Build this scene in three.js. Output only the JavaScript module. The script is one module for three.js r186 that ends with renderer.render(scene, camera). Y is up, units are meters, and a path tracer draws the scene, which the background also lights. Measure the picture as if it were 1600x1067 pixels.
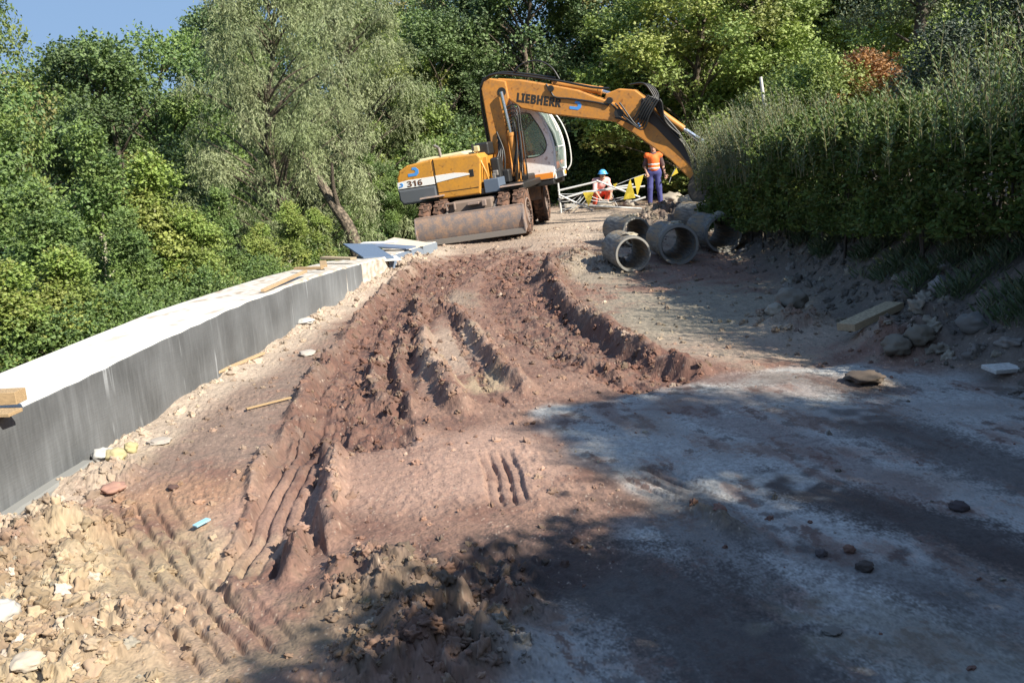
import * as THREE from 'three';
import { mergeGeometries, mergeVertices } from 'three/addons/utils/BufferGeometryUtils.js';
import { RoundedBoxGeometry } from 'three/addons/geometries/RoundedBoxGeometry.js';
import { TextGeometry } from 'three/addons/geometries/TextGeometry.js';
import { FontLoader } from 'three/addons/loaders/FontLoader.js';
import { MarchingCubes } from 'three/addons/objects/MarchingCubes.js';
import { createNoise2D, createNoise3D } from 'simplex-noise';

// ---------------------------------------------------------------- camera, sky, sun, exposure
const scene = new THREE.Scene();
const EYE = 2.2, PITCH = 12 * Math.PI / 180, ROLL = 4 * Math.PI / 180, FPX = 1500;
const camera = new THREE.PerspectiveCamera(2 * Math.atan(533.5 / FPX) * 180 / Math.PI, 1600 / 1067, 0.05, 2000);
camera.position.set(0, EYE, 0);
camera.rotation.order = 'YXZ';
camera.rotation.set(-PITCH, 0, -ROLL);
camera.updateMatrixWorld(true);

const SUN_AZ = 50 * Math.PI / 180, SUN_EL = 38 * Math.PI / 180;
const sunDir = new THREE.Vector3(Math.sin(SUN_AZ) * Math.cos(SUN_EL), Math.sin(SUN_EL), Math.cos(SUN_AZ) * Math.cos(SUN_EL));
{ // clear late-summer sky: paler towards the horizon and round the sun
  const W = 512, H = 256, d = new Float32Array(W * H * 4), v = new THREE.Vector3();
  for (let j = 0; j < H; j++) for (let i = 0; i < W; i++) {
    const el = ((j + 0.5) / H - 0.5) * Math.PI, az = ((i + 0.5) / W - 0.5) * 2 * Math.PI; v.set(Math.cos(el) * Math.cos(az), Math.sin(el), Math.cos(el) * Math.sin(az));
    const t = Math.pow(Math.max(0, v.y), 0.45), g = Math.exp(-Math.acos(Math.min(1, v.dot(sunDir))) / 0.45), low = Math.min(1, Math.max(0, -v.y * 12)), o = (j * W + i) * 4;
    [[0.27, 0.1, 0.5, 0.1], [0.4, 0.205, 0.46, 0.1], [0.57, 0.42, 0.4, 0.08]].forEach(([h, z, s, n], k) => { d[o + k] = 0.74 * ((h + (z - h) * t + s * g) * (1 - low) + n * low); }); d[o + 3] = 1;
  }
  const t = new THREE.DataTexture(d, W, H, THREE.RGBAFormat, THREE.FloatType); t.mapping = THREE.EquirectangularReflectionMapping; t.magFilter = t.minFilter = THREE.LinearFilter; t.needsUpdate = true;
  scene.background = t; scene.environment = t;
}
const sun = new THREE.DirectionalLight(new THREE.Color(1.0, 0.93, 0.80), 5);
sun.name = 'sun';
sun.position.copy(sunDir).multiplyScalar(60).add(new THREE.Vector3(0, 0, -12));
sun.target.position.set(0, 0, -12);
sun.castShadow = true;
Object.assign(sun.shadow.camera, { left: -30, right: 30, top: 30, bottom: -30, near: 1, far: 160 });
sun.shadow.mapSize.set(4096, 4096);
scene.add(sun, sun.target);
const renderer = new THREE.WebGLRenderer({ antialias: true });
renderer.toneMapping = THREE.LinearToneMapping;
renderer.toneMappingExposure = 2.0;
renderer.shadowMap.enabled = true;

// ---------------------------------------------------------------- helpers
function rngOf(seed) { let a = seed >>> 0; return () => { a = (a + 0x6d2b79f5) | 0; let t = Math.imul(a ^ (a >>> 15), 1 | a); t = (t + Math.imul(t ^ (t >>> 7), 61 | t)) ^ t; return ((t ^ (t >>> 14)) >>> 0) / 4294967296; }; }
const nz = createNoise2D(rngOf(7)), nz2 = createNoise2D(rngOf(99)), nz3 = createNoise3D(rngOf(31));
const clamp = (v, a = 0, b = 1) => Math.min(b, Math.max(a, v)), lerp = (a, b, t) => a + (b - a) * t;
const sstep = (a, b, v) => { const t = clamp((v - a) / (b - a)); return t * t * (3 - 2 * t); };
const V = (x, y, z) => new THREE.Vector3(x, y, z);
function interp(tab, t) {                                  // tab: [[t, v], ...] with t rising
  if (t <= tab[0][0]) return tab[0][1];
  for (let i = 1; i < tab.length; i++) if (t <= tab[i][0]) return lerp(tab[i - 1][1], tab[i][1], (t - tab[i - 1][0]) / (tab[i][0] - tab[i - 1][0]));
  return tab[tab.length - 1][1];
}
function rayOf(px, py) { return V((px - 800) / FPX, (533.5 - py) / FPX, -1).applyQuaternion(camera.quaternion); }
function G(px, py, y = 0) { const r = rayOf(px, py), t = (y - EYE) / r.y; return [r.x * t, r.z * t]; }           // survey point on a level plane
function AT(px, py, z) { const r = rayOf(px, py), t = z / r.z; return V(r.x * t, EYE + r.y * t, z); }             // survey point at a known depth
const used = {};
function numbered(n) { const k = used[n] = (used[n] ?? -1) + 1; return k ? n + '_' + String(k).padStart(3, '0') : n; }
function tag(o, label, category, group, kind) { o.userData.label = label; if (category) o.userData.category = category; if (group) o.userData.group = group; if (kind) o.userData.kind = kind; return o; }
function thing(name, label, category, group) { const o = new THREE.Group(); o.name = numbered(name); tag(o, label, category, group); scene.add(o); return o; }
function meshOf(geos, mat) {
  const list = (Array.isArray(geos) ? geos : [geos]).map((g) => { const q = g.index ? g.toNonIndexed() : g; for (const k of Object.keys(q.attributes)) if (!['position', 'normal', 'uv'].includes(k)) q.deleteAttribute(k); if (!q.attributes.uv) q.setAttribute('uv', new THREE.BufferAttribute(new Float32Array(q.attributes.position.count * 2), 2)); return q; });
  const m = new THREE.Mesh(list.length > 1 ? mergeGeometries(list) : list[0], mat);
  m.castShadow = m.receiveShadow = true; return m;
}
function part(name, geos, mat, parent, matrix) { const m = meshOf(geos, mat); if (matrix) m.geometry.applyMatrix4(matrix); m.name = name; parent.add(m); return m; }
function single(name, geos, mat, label, category, group) { const m = meshOf(geos, mat); m.name = numbered(name); tag(m, label, category, group); scene.add(m); return m; }
function std(r, g, b, rough = 0.8, more = {}) { const m = new THREE.MeshStandardMaterial({ roughness: rough, ...more }); m.color.setRGB(r, g, b); return m; }
function box(w, h, d, x = 0, y = 0, z = 0, r = 0.01) { const g = new RoundedBoxGeometry(w, h, d, 2, Math.min(r, w / 2.1, h / 2.1, d / 2.1)); g.translate(x, y, z); return g; }
function bar(a, b, r0, r1 = r0, seg = 10) {
  const d = b.clone().sub(a), g = new THREE.CylinderGeometry(r1, r0, d.length(), seg);
  g.applyQuaternion(new THREE.Quaternion().setFromUnitVectors(V(0, 1, 0), d.clone().normalize()));
  const c = a.clone().add(b).multiplyScalar(0.5); g.translate(c.x, c.y, c.z); return g;
}
function tube(pts, r, seg = 24, rs = 7) { return new THREE.TubeGeometry(new THREE.CatmullRomCurve3(pts), seg, r, rs); }
function plate(pts, depth, z0, bevel = 0.012) {              // polygon in x,y extruded along z from z0 to z0 + depth
  const s = new THREE.Shape(pts.map((p) => new THREE.Vector2(p[0], p[1])));
  const g = new THREE.ExtrudeGeometry(s, { depth: depth - 2 * bevel, bevelEnabled: true, bevelThickness: bevel, bevelSize: bevel, bevelOffset: -bevel, bevelSegments: 2, curveSegments: 10 });
  g.translate(0, 0, z0 + bevel); return g;
}
function noiseTex(size, fn, srgb, ch = 4) {
  const d = new Uint8Array(size * size * 4);
  for (let j = 0; j < size; j++) for (let i = 0; i < size; i++) { const v = fn(i / size, j / size), o = (j * size + i) * 4; for (let c = 0; c < 3; c++) d[o + c] = clamp(Array.isArray(v) ? v[c] : v) * 255; d[o + 3] = 255; }
  const t = new THREE.DataTexture(d, size, size); t.wrapS = t.wrapT = THREE.RepeatWrapping; t.magFilter = THREE.LinearFilter; t.minFilter = THREE.LinearMipmapLinearFilter; if (srgb) t.colorSpace = THREE.SRGBColorSpace; t.needsUpdate = true; return t;
}
// tileable noise: two circles in 3-D space would need 4-D noise, so blend across the tile edge instead
function tileNoise(u, v, f, n = nz) { const a = sstep(0.75, 1, u), b = sstep(0.75, 1, v), q = (x, y) => n(x * f, y * f); return lerp(lerp(q(u, v), q(u - 1, v), a), lerp(q(u, v - 1), q(u - 1, v - 1), a), b); }
function withRepeat(t, x, y) { const c = t.clone(); c.repeat.set(x, y); c.needsUpdate = true; return c; }

// ---------------------------------------------------------------- the lie of the land
const WALL_X = [[3, -3.62], [5.9, -3.38], [7.9, -3.18], [10, -2.95], [12, -2.68], [14.5, -2.28], [17, -1.88], [19.6, -1.42]];
const wallX = (z) => interp(WALL_X, -z);
const WALL_TOP = [[3, 0.66], [10, 0.65], [13, 0.56], [15.2, 0.44], [17, 0.36], [19.6, 0.24]];
const wallTop = (z) => interp(WALL_TOP, -z);
const BANK_X = [[2, 5.6], [5, 4.6], [7.3, 4.02], [8, 3.8], [10.2, 3.7], [13, 3.78], [16, 4.0], [19, 4.6], [23, 5.6], [28, 6.6], [34, 7.5]];
const bankX = (z) => interp(BANK_X, -z);
const EXC = V(-0.3, 0, -22.95);

class Line {                                               // a polyline on the ground, from survey points in the photograph
  constructor(px, w) { this.p = px.map(([a, b]) => G(a, b)); this.w = w; let s = 0; this.s = this.p.map((p, i) => (s += i ? Math.hypot(p[0] - this.p[i - 1][0], p[1] - this.p[i - 1][1]) : 0)); this.len = s;
    this.b = [Math.min(...this.p.map((p) => p[0])) - w * 3, Math.max(...this.p.map((p) => p[0])) + w * 3, Math.min(...this.p.map((p) => p[1])) - w * 3, Math.max(...this.p.map((p) => p[1])) + w * 3]; }
  at(x, z) {                                               // [signed offset, along, end fade] or null
    if (x < this.b[0] || x > this.b[1] || z < this.b[2] || z > this.b[3]) return null;
    let best = 1e9, r = null;
    for (let i = 1; i < this.p.length; i++) {
      const [ax, az] = this.p[i - 1], [bx, bz] = this.p[i], dx = bx - ax, dz = bz - az, l2 = dx * dx + dz * dz, t = clamp(((x - ax) * dx + (z - az) * dz) / l2);
      const qx = x - ax - dx * t, qz = z - az - dz * t, d = Math.hypot(qx, qz);
      if (d < best) { best = d; r = [(dx * qz - dz * qx > 0 ? 1 : -1) * d, this.s[i - 1] + Math.sqrt(l2) * t]; }
    }
    return r;
  }
}
const ruts = [
  { l: new Line([[535, 715], [548, 650], [572, 580], [612, 510], [655, 455], [725, 412], [800, 385]], 0.5), depth: 0.075, ribs: 3 },
  { l: new Line([[1075, 600], [1010, 585], [930, 562], [855, 520], [795, 462], [800, 420], [850, 393]], 0.46), depth: 0.08, ribs: 2 },
  { l: new Line([[512, 650], [490, 690], [462, 740], [432, 800], [402, 860], [372, 915]], 0.235), depth: 0.055, ribs: 5, fresh: 1 },
  { l: new Line([[185, 780], [215, 830], [262, 890], [325, 970], [372, 1050]], 0.27), depth: 0.03, ribs: 5, fresh: 1 },
  { l: new Line([[772, 705], [785, 745], [800, 800]], 0.12), depth: 0.025, ribs: 3, fresh: 1 },
  { l: new Line([[480, 790], [490, 840], [500, 880]], 0.05), depth: 0.05, ribs: 0, fresh: 1 },
  { l: new Line([[720, 850], [780, 900], [860, 960]], 0.3), depth: 0.02, ribs: 4 },
  { l: new Line([[985, 735], [1060, 765], [1120, 780]], 0.2), depth: 0.015, ribs: 4, fresh: 1 },
  { l: new Line([[700, 470], [712, 520], [760, 610], [800, 640]], 0.05), depth: 0.03, ribs: 0 },
  { l: new Line([[880, 602], [910, 610]], 0.12), depth: 0.09, ribs: 0 },
];
const ridges = [
  { l: new Line([[458, 705], [464, 650], [478, 620], [500, 585], [530, 545], [565, 500], [600, 465], [650, 425]], 0.11), h: 0.13 },
  { l: new Line([[652, 470], [655, 520], [666, 560], [690, 600], [712, 632], [738, 648]], 0.12), h: 0.15 },
  { l: new Line([[700, 485], [735, 512], [762, 550], [795, 592], [835, 622]], 0.11), h: 0.13 },
  { l: new Line([[855, 425], [880, 470], [920, 505], [975, 540], [1040, 570], [1115, 588]], 0.15), h: 0.18 },
  { l: new Line([[870, 540], [930, 570], [990, 592]], 0.1), h: 0.07 },
  { l: new Line([[600, 540], [583, 585], [595, 640]], 0.08), h: 0.09 },
  { l: new Line([[632, 520], [620, 575], [635, 620], [652, 650]], 0.08), h: 0.095 },
  { l: new Line([[495, 672], [520, 700], [522, 740], [512, 800], [518, 860]], 0.09), h: 0.11 },
  { l: new Line([[418, 695], [398, 745], [388, 800], [335, 885]], 0.06), h: 0.06 },
  { l: new Line([[472, 815], [458, 870], [446, 925]], 0.07), h: 0.11 },
  { l: new Line([[335, 880], [375, 925], [430, 945]], 0.06), h: 0.05 },
  { l: new Line([[590, 680], [650, 675], [700, 665]], 0.14), h: 0.05 },
  { l: new Line([[1048, 788], [1110, 808], [1182, 846]], 0.07), h: 0.07 },
  { l: new Line([[850, 445], [880, 420], [905, 400], [935, 400]], 0.3), h: 0.14 },
  { l: new Line([[640, 480], [690, 488], [725, 478]], 0.12), h: 0.09 },
];
const piles = [                                            // [px, py, rx, rz, height, roughness]
  [610, 920, 0.36, 0.22, 0.13, 1], [690, 990, 0.42, 0.3, 0.15, 1], [780, 960, 0.22, 0.2, 0.08, 1], [560, 890, 0.2, 0.16, 0.08, 1], [650, 1055, 0.5, 0.25, 0.12, 1],
  [120, 830, 0.4, 0.3, 0.12, 1], [40, 900, 0.5, 0.4, 0.12, 1], [90, 1000, 0.6, 0.5, 0.06, 1], [170, 745, 0.25, 0.3, 0.08, 1], [60, 850, 0.35, 0.3, 0.1, 1],
  [400, 530, 0.35, 0.7, 0.08, 1], [460, 500, 0.4, 0.8, 0.12, 1], [540, 455, 0.5, 1.2, 0.14, 1], [620, 425, 0.7, 1.3, 0.16, 1],
  [1235, 505, 0.4, 0.5, 0.18, 1], [1400, 545, 0.3, 0.45, 0.2, 1], [1050, 352, 1.1, 1.2, 0.42, 1], [940, 415, 0.6, 0.9, 0.1, 0.8], [1440, 545, 0.35, 0.4, 0.18, 1],
  [1350, 600, 0.28, 0.14, 0.035, 0.6],
].map(([a, b, ...r]) => [...G(a, b), ...r]);
const CONC = [[828, 640], [1000, 612], [1130, 585], [1345, 566], [1480, 585], [1640, 615], [1700, 1100], [800, 1120], [800, 1040], [850, 960], [980, 870], [1010, 790], [930, 730]].map(([a, b]) => G(a, b));
function polyDist(P, x, z) {                               // signed, inside negative
  let d = 1e9, inside = false;
  for (let i = 0, j = P.length - 1; i < P.length; j = i++) {
    const [ax, az] = P[j], [bx, bz] = P[i], dx = bx - ax, dz = bz - az, t = clamp(((x - ax) * dx + (z - az) * dz) / (dx * dx + dz * dz));
    d = Math.min(d, Math.hypot(x - ax - dx * t, z - az - dz * t));
    if ((az > z) !== (bz > z) && x < ((bx - ax) * (z - az)) / (bz - az) + ax) inside = !inside;
  }
  return inside ? -d : d;
}
function bankRise(x, z) { const s = x - bankX(z); return s < -0.4 ? 0 : 1.15 * sstep(-0.3, 1.7, s) + 0.1 * Math.max(0, s - 1.7) * (s < 14 ? 1 : 0) + (s >= 14 ? 1.23 : 0); }
const hash = (i, j, k) => { let h = Math.imul(i, 374761393) ^ Math.imul(j, 668265263) ^ Math.imul(k, 2147483647 ^ 40503); h = Math.imul(h ^ (h >>> 13), 1274126177); return ((h ^ (h >>> 16)) >>> 0) / 4294967296; };
function clods(x, z, c) {                                  // broken lumps of soil about c apart
  const wx = x + 0.3 * c * nz(x / c, z / c) + 0.1 * c * nz(x * 3 / c, z * 3 / c), wz = z + 0.3 * c * nz2(x / c, z / c) + 0.1 * c * nz2(x * 3 / c, z * 3 / c), i = Math.floor(wx / c), j = Math.floor(wz / c); let h = 0;
  for (let a = -1; a < 2; a++) for (let b = -1; b < 2; b++) { const p = i + a, q = j + b, r = c * (0.22 + 0.42 * hash(p, q, 3)), dx = wx - (p + hash(p, q, 1)) * c, dz = wz - (q + hash(p, q, 2)) * c, d = dx * dx * (0.7 + 0.8 * hash(p, q, 4)) + dz * dz; if (d < r * r) h = Math.max(h, Math.sqrt(r * r - d) * (0.35 + 0.75 * hash(p, q, 5))); }
  return h;
}
function groundH(x, z) {                                   // [height, rut mask, ridge mask, roughness]
  const conc = sstep(0.12, -0.12, polyDist(CONC, x, z) + 0.1 * nz(x * 1.7, z * 1.7));
  let y = 0.03 * nz(x * 0.45, z * 0.45) * (1 - conc), rut = 0, ridge = 0, rough = lerp(0.3, 0.06, conc);
  const s = x - wallX(z);
  if (z > -20 && s < 1.2) { const f = Math.exp(-((s / 0.42) ** 2)) * (0.6 + 0.5 * nz(z * 1.3, 4)); y += f * interp([[4, 0.05], [12, 0.06], [15, 0.12], [19, 0.1]], -z); rough = Math.max(rough, 0.55 * f); }
  { const ex = x - EXC.x, ez = z - EXC.z, f = Math.exp(-((ex * ex) / 7 + (ez * ez) / 9)); y += Math.tan(5 * Math.PI / 180) * ex * f; }
  for (const { l, depth, ribs, fresh } of ruts) {
    const a = l.at(x, z); if (!a) continue;
    const wob = 0.1 * l.w * nz(a[1] * 1.3, l.w * 40), d = Math.abs(a[0] + wob) / l.w, e = sstep(-0.02, 0.25, a[1]) * sstep(l.len + 0.02, l.len - 0.25, a[1]), f = sstep(1.12, 0.82, d) * e;
    if (f <= 0) continue;
    y -= depth * f * (0.85 + 0.3 * nz(a[1] * 1.6, 9));
    if (ribs) {
      const u = (a[0] + wob) / l.w;
      if (fresh) y -= f * 0.044 * Math.pow(0.5 + 0.5 * Math.cos(Math.PI * (u + 1) * ribs), 4) * clamp(0.85 + 0.6 * nz(a[1] * 5, u * 2 + l.w * 9)) - f * 0.006 * Math.max(0, nz(a[1] * 16, u * 4));
      else { y += f * 0.05 * Math.max(0, Math.cos(u * Math.PI * ribs + 1.2 * nz(a[1] * 0.8, 3))) * (0.4 + 0.8 * Math.max(0, nz(a[1] * 2, u * 2))); y += f * 0.028 * Math.max(0, Math.sin(a[1] * 40 + u * 5 * Math.sign(u))) * (0.4 + nz(x * 3, z * 3)); }
    }
    rut = Math.max(rut, f * (fresh ? 0.35 : 1)); rough = lerp(rough, fresh ? 0.14 : 0.6, f);
  }
  for (const { l, h } of ridges) {
    const a = l.at(x, z); if (!a) continue;
    const wob = 0.3 * l.w * nz(a[1] * 1.7, h * 90) + 0.16 * l.w * nz(a[1] * 7, h * 20), d = (a[0] + wob) / (l.w * (1 + 0.2 * nz(a[1] * 2.3, 17))), e = sstep(-0.02, 0.3, a[1]) * sstep(l.len + 0.02, l.len - 0.3, a[1]), f = sstep(1.35, 0.1, Math.abs(d)) * e;
    if (f < 0.01) continue;
    y += 1.08 * h * f * (0.88 + 0.2 * nz(a[1] * 2.1, h * 50)); ridge = Math.max(ridge, f); rough = Math.max(rough, 0.53 * Math.sqrt(f));
  }
  for (const [cx, cz, rx, rz, h, ro] of piles) {
    const d = ((x - cx) / rx) ** 2 + ((z - cz) / rz) ** 2; if (d > 6) continue;
    const f = Math.exp(-d * 1.1); y += h * f * (0.8 + 0.4 * nz(x * 3, z * 3)); rough = Math.max(rough, ro * Math.sqrt(f)); ridge = Math.max(ridge, 0.7 * f);
  }
  const b = bankRise(x, z); y += b; if (b > 0.02) rough = Math.max(rough, 0.7 * sstep(0.02, 0.25, b));
  if (rough > 0.02) {
    const wx = x + 0.03 * nz(x * 5, z * 5), wz = z + 0.03 * nz2(x * 5, z * 5);
    const l1 = 1 - Math.abs(nz(wx * 4.2, wz * 4.2)), l2 = 1 - Math.abs(nz2(wx * 10, wz * 10)), l3 = nz(wx * 23, wz * 23), patch = 0.55 + 0.6 * nz2(x * 1.1 + 5, z * 1.1);
    y += rough * Math.max(0.15, patch) * (0.045 * (l1 * l1 - 0.45) + 0.04 * (l2 * l2 - 0.4) + 0.016 * l3);
  }
  const brk = sstep(0.38, 0.9, rough) * (0.7 + 0.5 * nz2(x * 0.9, z * 0.9 + 8));
  if (brk > 0.02 && z > -24) y += brk * (0.95 * clods(x, z, 0.17) + 0.9 * clods(x + 5, z, 0.08) + (z > -9 ? 0.35 * clods(x, z + 9, 0.055) : 0));
  else if (rough > 0.15 && z > -9) y += 0.3 * rough * clods(x, z, 0.07) * (nz(x * 2, z * 2) > 0.25 ? 1 : 0.2);
  y += 0.0035 * nz2(x * 14, z * 14);
  return [y, rut, ridge, rough, conc];
}
const GH = (x, z) => groundH(x, z)[0];
function valley(x, z) {                                    // the lower ground behind the wall
  const s = (z > -21 ? wallX(z) - 0.75 : lerp(-2.2, 2.5, clamp((-z - 21) / 14)) - 0.3) - x;
  if (s <= 0) return 0.0;
  return -0.25 - 3.2 * sstep(0, 7, s) - 0.6 * sstep(7, 16, s) + 5.0 * sstep(18, 60, s);
}
// broad ground out to the horizon: valley on one side, garden plateau on the other, a wooded rise beyond
{
  const axis = (lo, hi, fine) => { const a = []; let v = lo; while (v < hi) { a.push(v); v += Math.max(fine, 0.09 * Math.max(0, Math.max(-24 - v, v - 24)), 0); } a.push(hi); return a; };
  const X = axis(-260, 260, 0.6), Z = axis(-300, 200, 0.7), pos = [], uv = [], idx = [];
  for (const z of Z) for (const x of X) {
    const inRoad = z < 3 && z > -36 && x > wallX(z) - 0.9 && x < 12;
    let y = valley(x, z);
    if (x > 0) y += bankRise(x, Math.max(z, -34));
    y += 9 * sstep(34, 90, -z) + 3 * sstep(90, 250, -z) + 0.25 * nz(x * 0.13, z * 0.13);
    if (z > -36 && y > -0.2 && x < 12) y -= inRoad ? 0.45 : 0.1;
    pos.push(x, y, z); uv.push(x, z);
  }
  for (let j = 0; j < Z.length - 1; j++) for (let i = 0; i < X.length - 1; i++) { const a = j * X.length + i, b = a + X.length; idx.push(a, b, a + 1, a + 1, b, b + 1); }
  const g = new THREE.BufferGeometry(); g.setAttribute('position', new THREE.Float32BufferAttribute(pos, 3)); g.setAttribute('uv', new THREE.Float32BufferAttribute(uv, 2)); g.setIndex(idx); g.computeVertexNormals();
  const soil = noiseTex(512, (u, v) => { const n = 0.5 + 0.25 * tileNoise(u, v, 9) + 0.18 * tileNoise(u, v, 33, nz2) + 0.15 * tileNoise(u, v, 90); return [0.16 + 0.16 * n, 0.17 + 0.15 * n, 0.09 + 0.08 * n]; }, true);
  const m = new THREE.MeshStandardMaterial({ map: withRepeat(soil, 0.25, 0.25), roughness: 0.95 });
  const o = new THREE.Mesh(g, m); o.name = 'ground'; o.receiveShadow = o.castShadow = true; tag(o, 'leaf-littered soil of the wooded valley and garden plateau', 'ground', null, 'structure'); scene.add(o);
}
// the churned road itself
const TX0 = -4.4, TXW = 11, TZ0 = -0.8, TZL = 28;
let soilAt;
const roadMat = new THREE.MeshStandardMaterial({ roughness: 0.9 });
{
  const zs = []; for (let d = 1.9; d < 35; d += 0.004 + 0.0041 * d) zs.push(-d);
  const NC = 680, pos = new Float32Array(zs.length * NC * 3), uv = new Float32Array(zs.length * NC * 2), idx = new Uint32Array((zs.length - 1) * (NC - 1) * 6);
  zs.forEach((z, j) => {
    const xl = z > -20.5 ? wallX(z) - 0.3 : lerp(-2.2, 2.5, clamp((-z - 21) / 14)) - 0.6, xm = bankX(z) + 0.6, xr = bankX(z) + 4;
    for (let i = 0; i < NC; i++) {
      const t = i / (NC - 1), xc = lerp(xl, xm, 0.6), x = t < 0.66 ? lerp(xl, xc, t / 0.66) : t < 0.93 ? lerp(xc, xm, (t - 0.66) / 0.27) : lerp(xm, xr, (t - 0.93) / 0.07), k = j * NC + i;
      pos[k * 3] = x; pos[k * 3 + 1] = GH(x, z); pos[k * 3 + 2] = z; uv[k * 2] = (x - TX0) / TXW; uv[k * 2 + 1] = (TZ0 - z) / TZL;
    }
  });
  let q = 0;
  for (let j = 0; j < zs.length - 1; j++) for (let i = 0; i < NC - 1; i++) { const a = j * NC + i, b = a + NC; idx[q++] = a; idx[q++] = a + 1; idx[q++] = b; idx[q++] = a + 1; idx[q++] = b + 1; idx[q++] = b; }
  const g = new THREE.BufferGeometry(); g.setAttribute('position', new THREE.BufferAttribute(pos, 3)); g.setAttribute('uv', new THREE.BufferAttribute(uv, 2)); g.setIndex(new THREE.BufferAttribute(idx, 1)); g.computeVertexNormals();
  const o = new THREE.Mesh(g, roadMat); o.name = 'road'; o.castShadow = o.receiveShadow = true; tag(o, 'churned red mud road with tyre ruts and a strip of bare concrete', 'road', null, 'structure'); scene.add(o);
}
// what the road is made of: soils, clay, bare concrete and mud smeared on it
{
  const P = { mudDark: [0.05, 0.035, 0.031], redMud: [0.118, 0.055, 0.04], dryRed: [0.205, 0.122, 0.09], pink: [0.34, 0.22, 0.168], sand: [0.38, 0.3, 0.19], clay: [0.245, 0.21, 0.158], conc: [0.36, 0.355, 0.34], dark: [0.115, 0.1, 0.082], tan: [0.33, 0.25, 0.19], grey: [0.205, 0.147, 0.115], ochre: [0.31, 0.18, 0.11], brown: [0.15, 0.112, 0.075], pale: [0.42, 0.34, 0.265], olive: [0.17, 0.15, 0.11] };
  const blobs = [
    [330, 640, 0.9, 3.2, 'grey', 0.85], [430, 560, 0.6, 2.2, 'grey', 0.7], [80, 950, 1.0, 1.3, 'sand', 0.85], [200, 1030, 0.7, 0.5, 'sand', 0.6], [275, 780, 0.55, 0.55, 'ochre', 0.7], [320, 860, 0.45, 0.4, 'sand', 0.55], [150, 720, 0.5, 0.7, 'sand', 0.5],
    [780, 720, 0.75, 0.8, 'pink', 0.85], [640, 740, 0.7, 0.7, 'pink', 0.5], [440, 800, 0.45, 0.7, 'pink', 0.6], [330, 960, 0.5, 0.5, 'pink', 0.4], [702, 545, 0.32, 1.5, 'tan', 0.8], [760, 600, 0.22, 0.4, 'sand', 0.7],
    [1120, 490, 1.9, 2.3, 'clay', 0.95], [930, 420, 0.9, 2.2, 'clay', 0.85], [1180, 540, 1.4, 0.8, 'tan', 0.6], [1000, 370, 1.6, 3.5, 'clay', 0.6], [820, 375, 2.6, 2.6, 'tan', 0.85], [930, 340, 2.6, 6, 'pale', 0.8], [650, 960, 0.8, 0.55, 'brown', 0.8], [480, 500, 0.6, 1.8, 'brown', 0.35], [1080, 350, 1.3, 2, 'dark', 0.8], [700, 470, 0.5, 0.9, 'clay', 0.5],
  ].map(([a, b, ...r]) => [...G(a, b), ...r]);
  const strips = [
    [[[1215, 752], [1340, 785], [1480, 825], [1620, 890]], 0.26, 'mudDark', 0.92], [[[1320, 645], [1450, 690], [1620, 750]], 0.33, 'mudDark', 0.75], [[[700, 880], [860, 880], [1040, 930], [1220, 1080]], 0.48, 'mudDark', 0.85], [[[1000, 725], [1120, 790], [1190, 850]], 0.12, 'mudDark', 0.5],
    [[[1080, 640], [1240, 690], [1420, 770]], 0.2, 'redMud', 0.45], [[[1250, 960], [1420, 1000], [1600, 1050]], 0.35, 'olive', 0.55], [[[1420, 870], [1560, 960]], 0.3, 'mudDark', 0.45], [[[1000, 640], [1150, 620], [1330, 600]], 0.3, 'redMud', 0.4], [[[930, 760], [1060, 800], [1180, 930]], 0.24, 'mudDark', 0.5], [[[1100, 600], [1250, 590], [1380, 610]], 0.22, 'mudDark', 0.5], [[[1180, 840], [1330, 880], [1480, 930]], 0.16, 'mudDark', 0.5],
    [[[855, 425], [880, 470], [920, 505], [975, 540], [1040, 570], [1115, 588]], 0.3, 'redMud', 0.7],
  ].map(([p, w, c, s]) => [new Line(p, w), c, s]);
  const MW = 330, MH = 900, mask = new Float32Array(MW * MH * 5);   // soil masks on a 2.5 cm grid
  for (let j = 0; j < MH; j++) for (let i = 0; i < MW; i++) { const x = TX0 + (TXW * i) / (MW - 1), z = TZ0 - (TZL * j) / (MH - 1), r = groundH(x, z), o = (j * MW + i) * 5; mask[o] = r[1]; mask[o + 1] = r[2]; mask[o + 2] = r[3]; mask[o + 3] = r[4]; mask[o + 4] = x - bankX(z); }
  const W = 1536, H = 2048, d = new Uint8Array(W * H * 4), c = [0, 0, 0], m = new Float32Array(5), TS = 32, near = [];
  for (let j = 0; j < H / TS; j++) for (let i = 0; i < W / TS; i++) {              // which patches can touch which tile
    const x0 = TX0 + (TXW * i * TS) / W, x1 = TX0 + (TXW * (i + 1) * TS) / W, z1 = TZ0 - (TZL * j * TS) / H, z0 = TZ0 - (TZL * (j + 1) * TS) / H;
    near.push([blobs.filter(([bx, bz, rx, rz]) => bx + 1.8 * rx > x0 && bx - 1.8 * rx < x1 && bz + 1.8 * rz > z0 && bz - 1.8 * rz < z1), strips.filter(([l]) => l.b[1] > x0 && l.b[0] < x1 && l.b[3] > z0 && l.b[2] < z1)]);
  }
  const put = (p, w) => { w = w < 0 ? 0 : w > 1 ? 1 : w; c[0] += (p[0] - c[0]) * w; c[1] += (p[1] - c[1]) * w; c[2] += (p[2] - c[2]) * w; };
  const toS = (v) => 255 * (v <= 0.0031308 ? 12.92 * v : 1.055 * Math.pow(v, 1 / 2.4) - 0.055);
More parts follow.
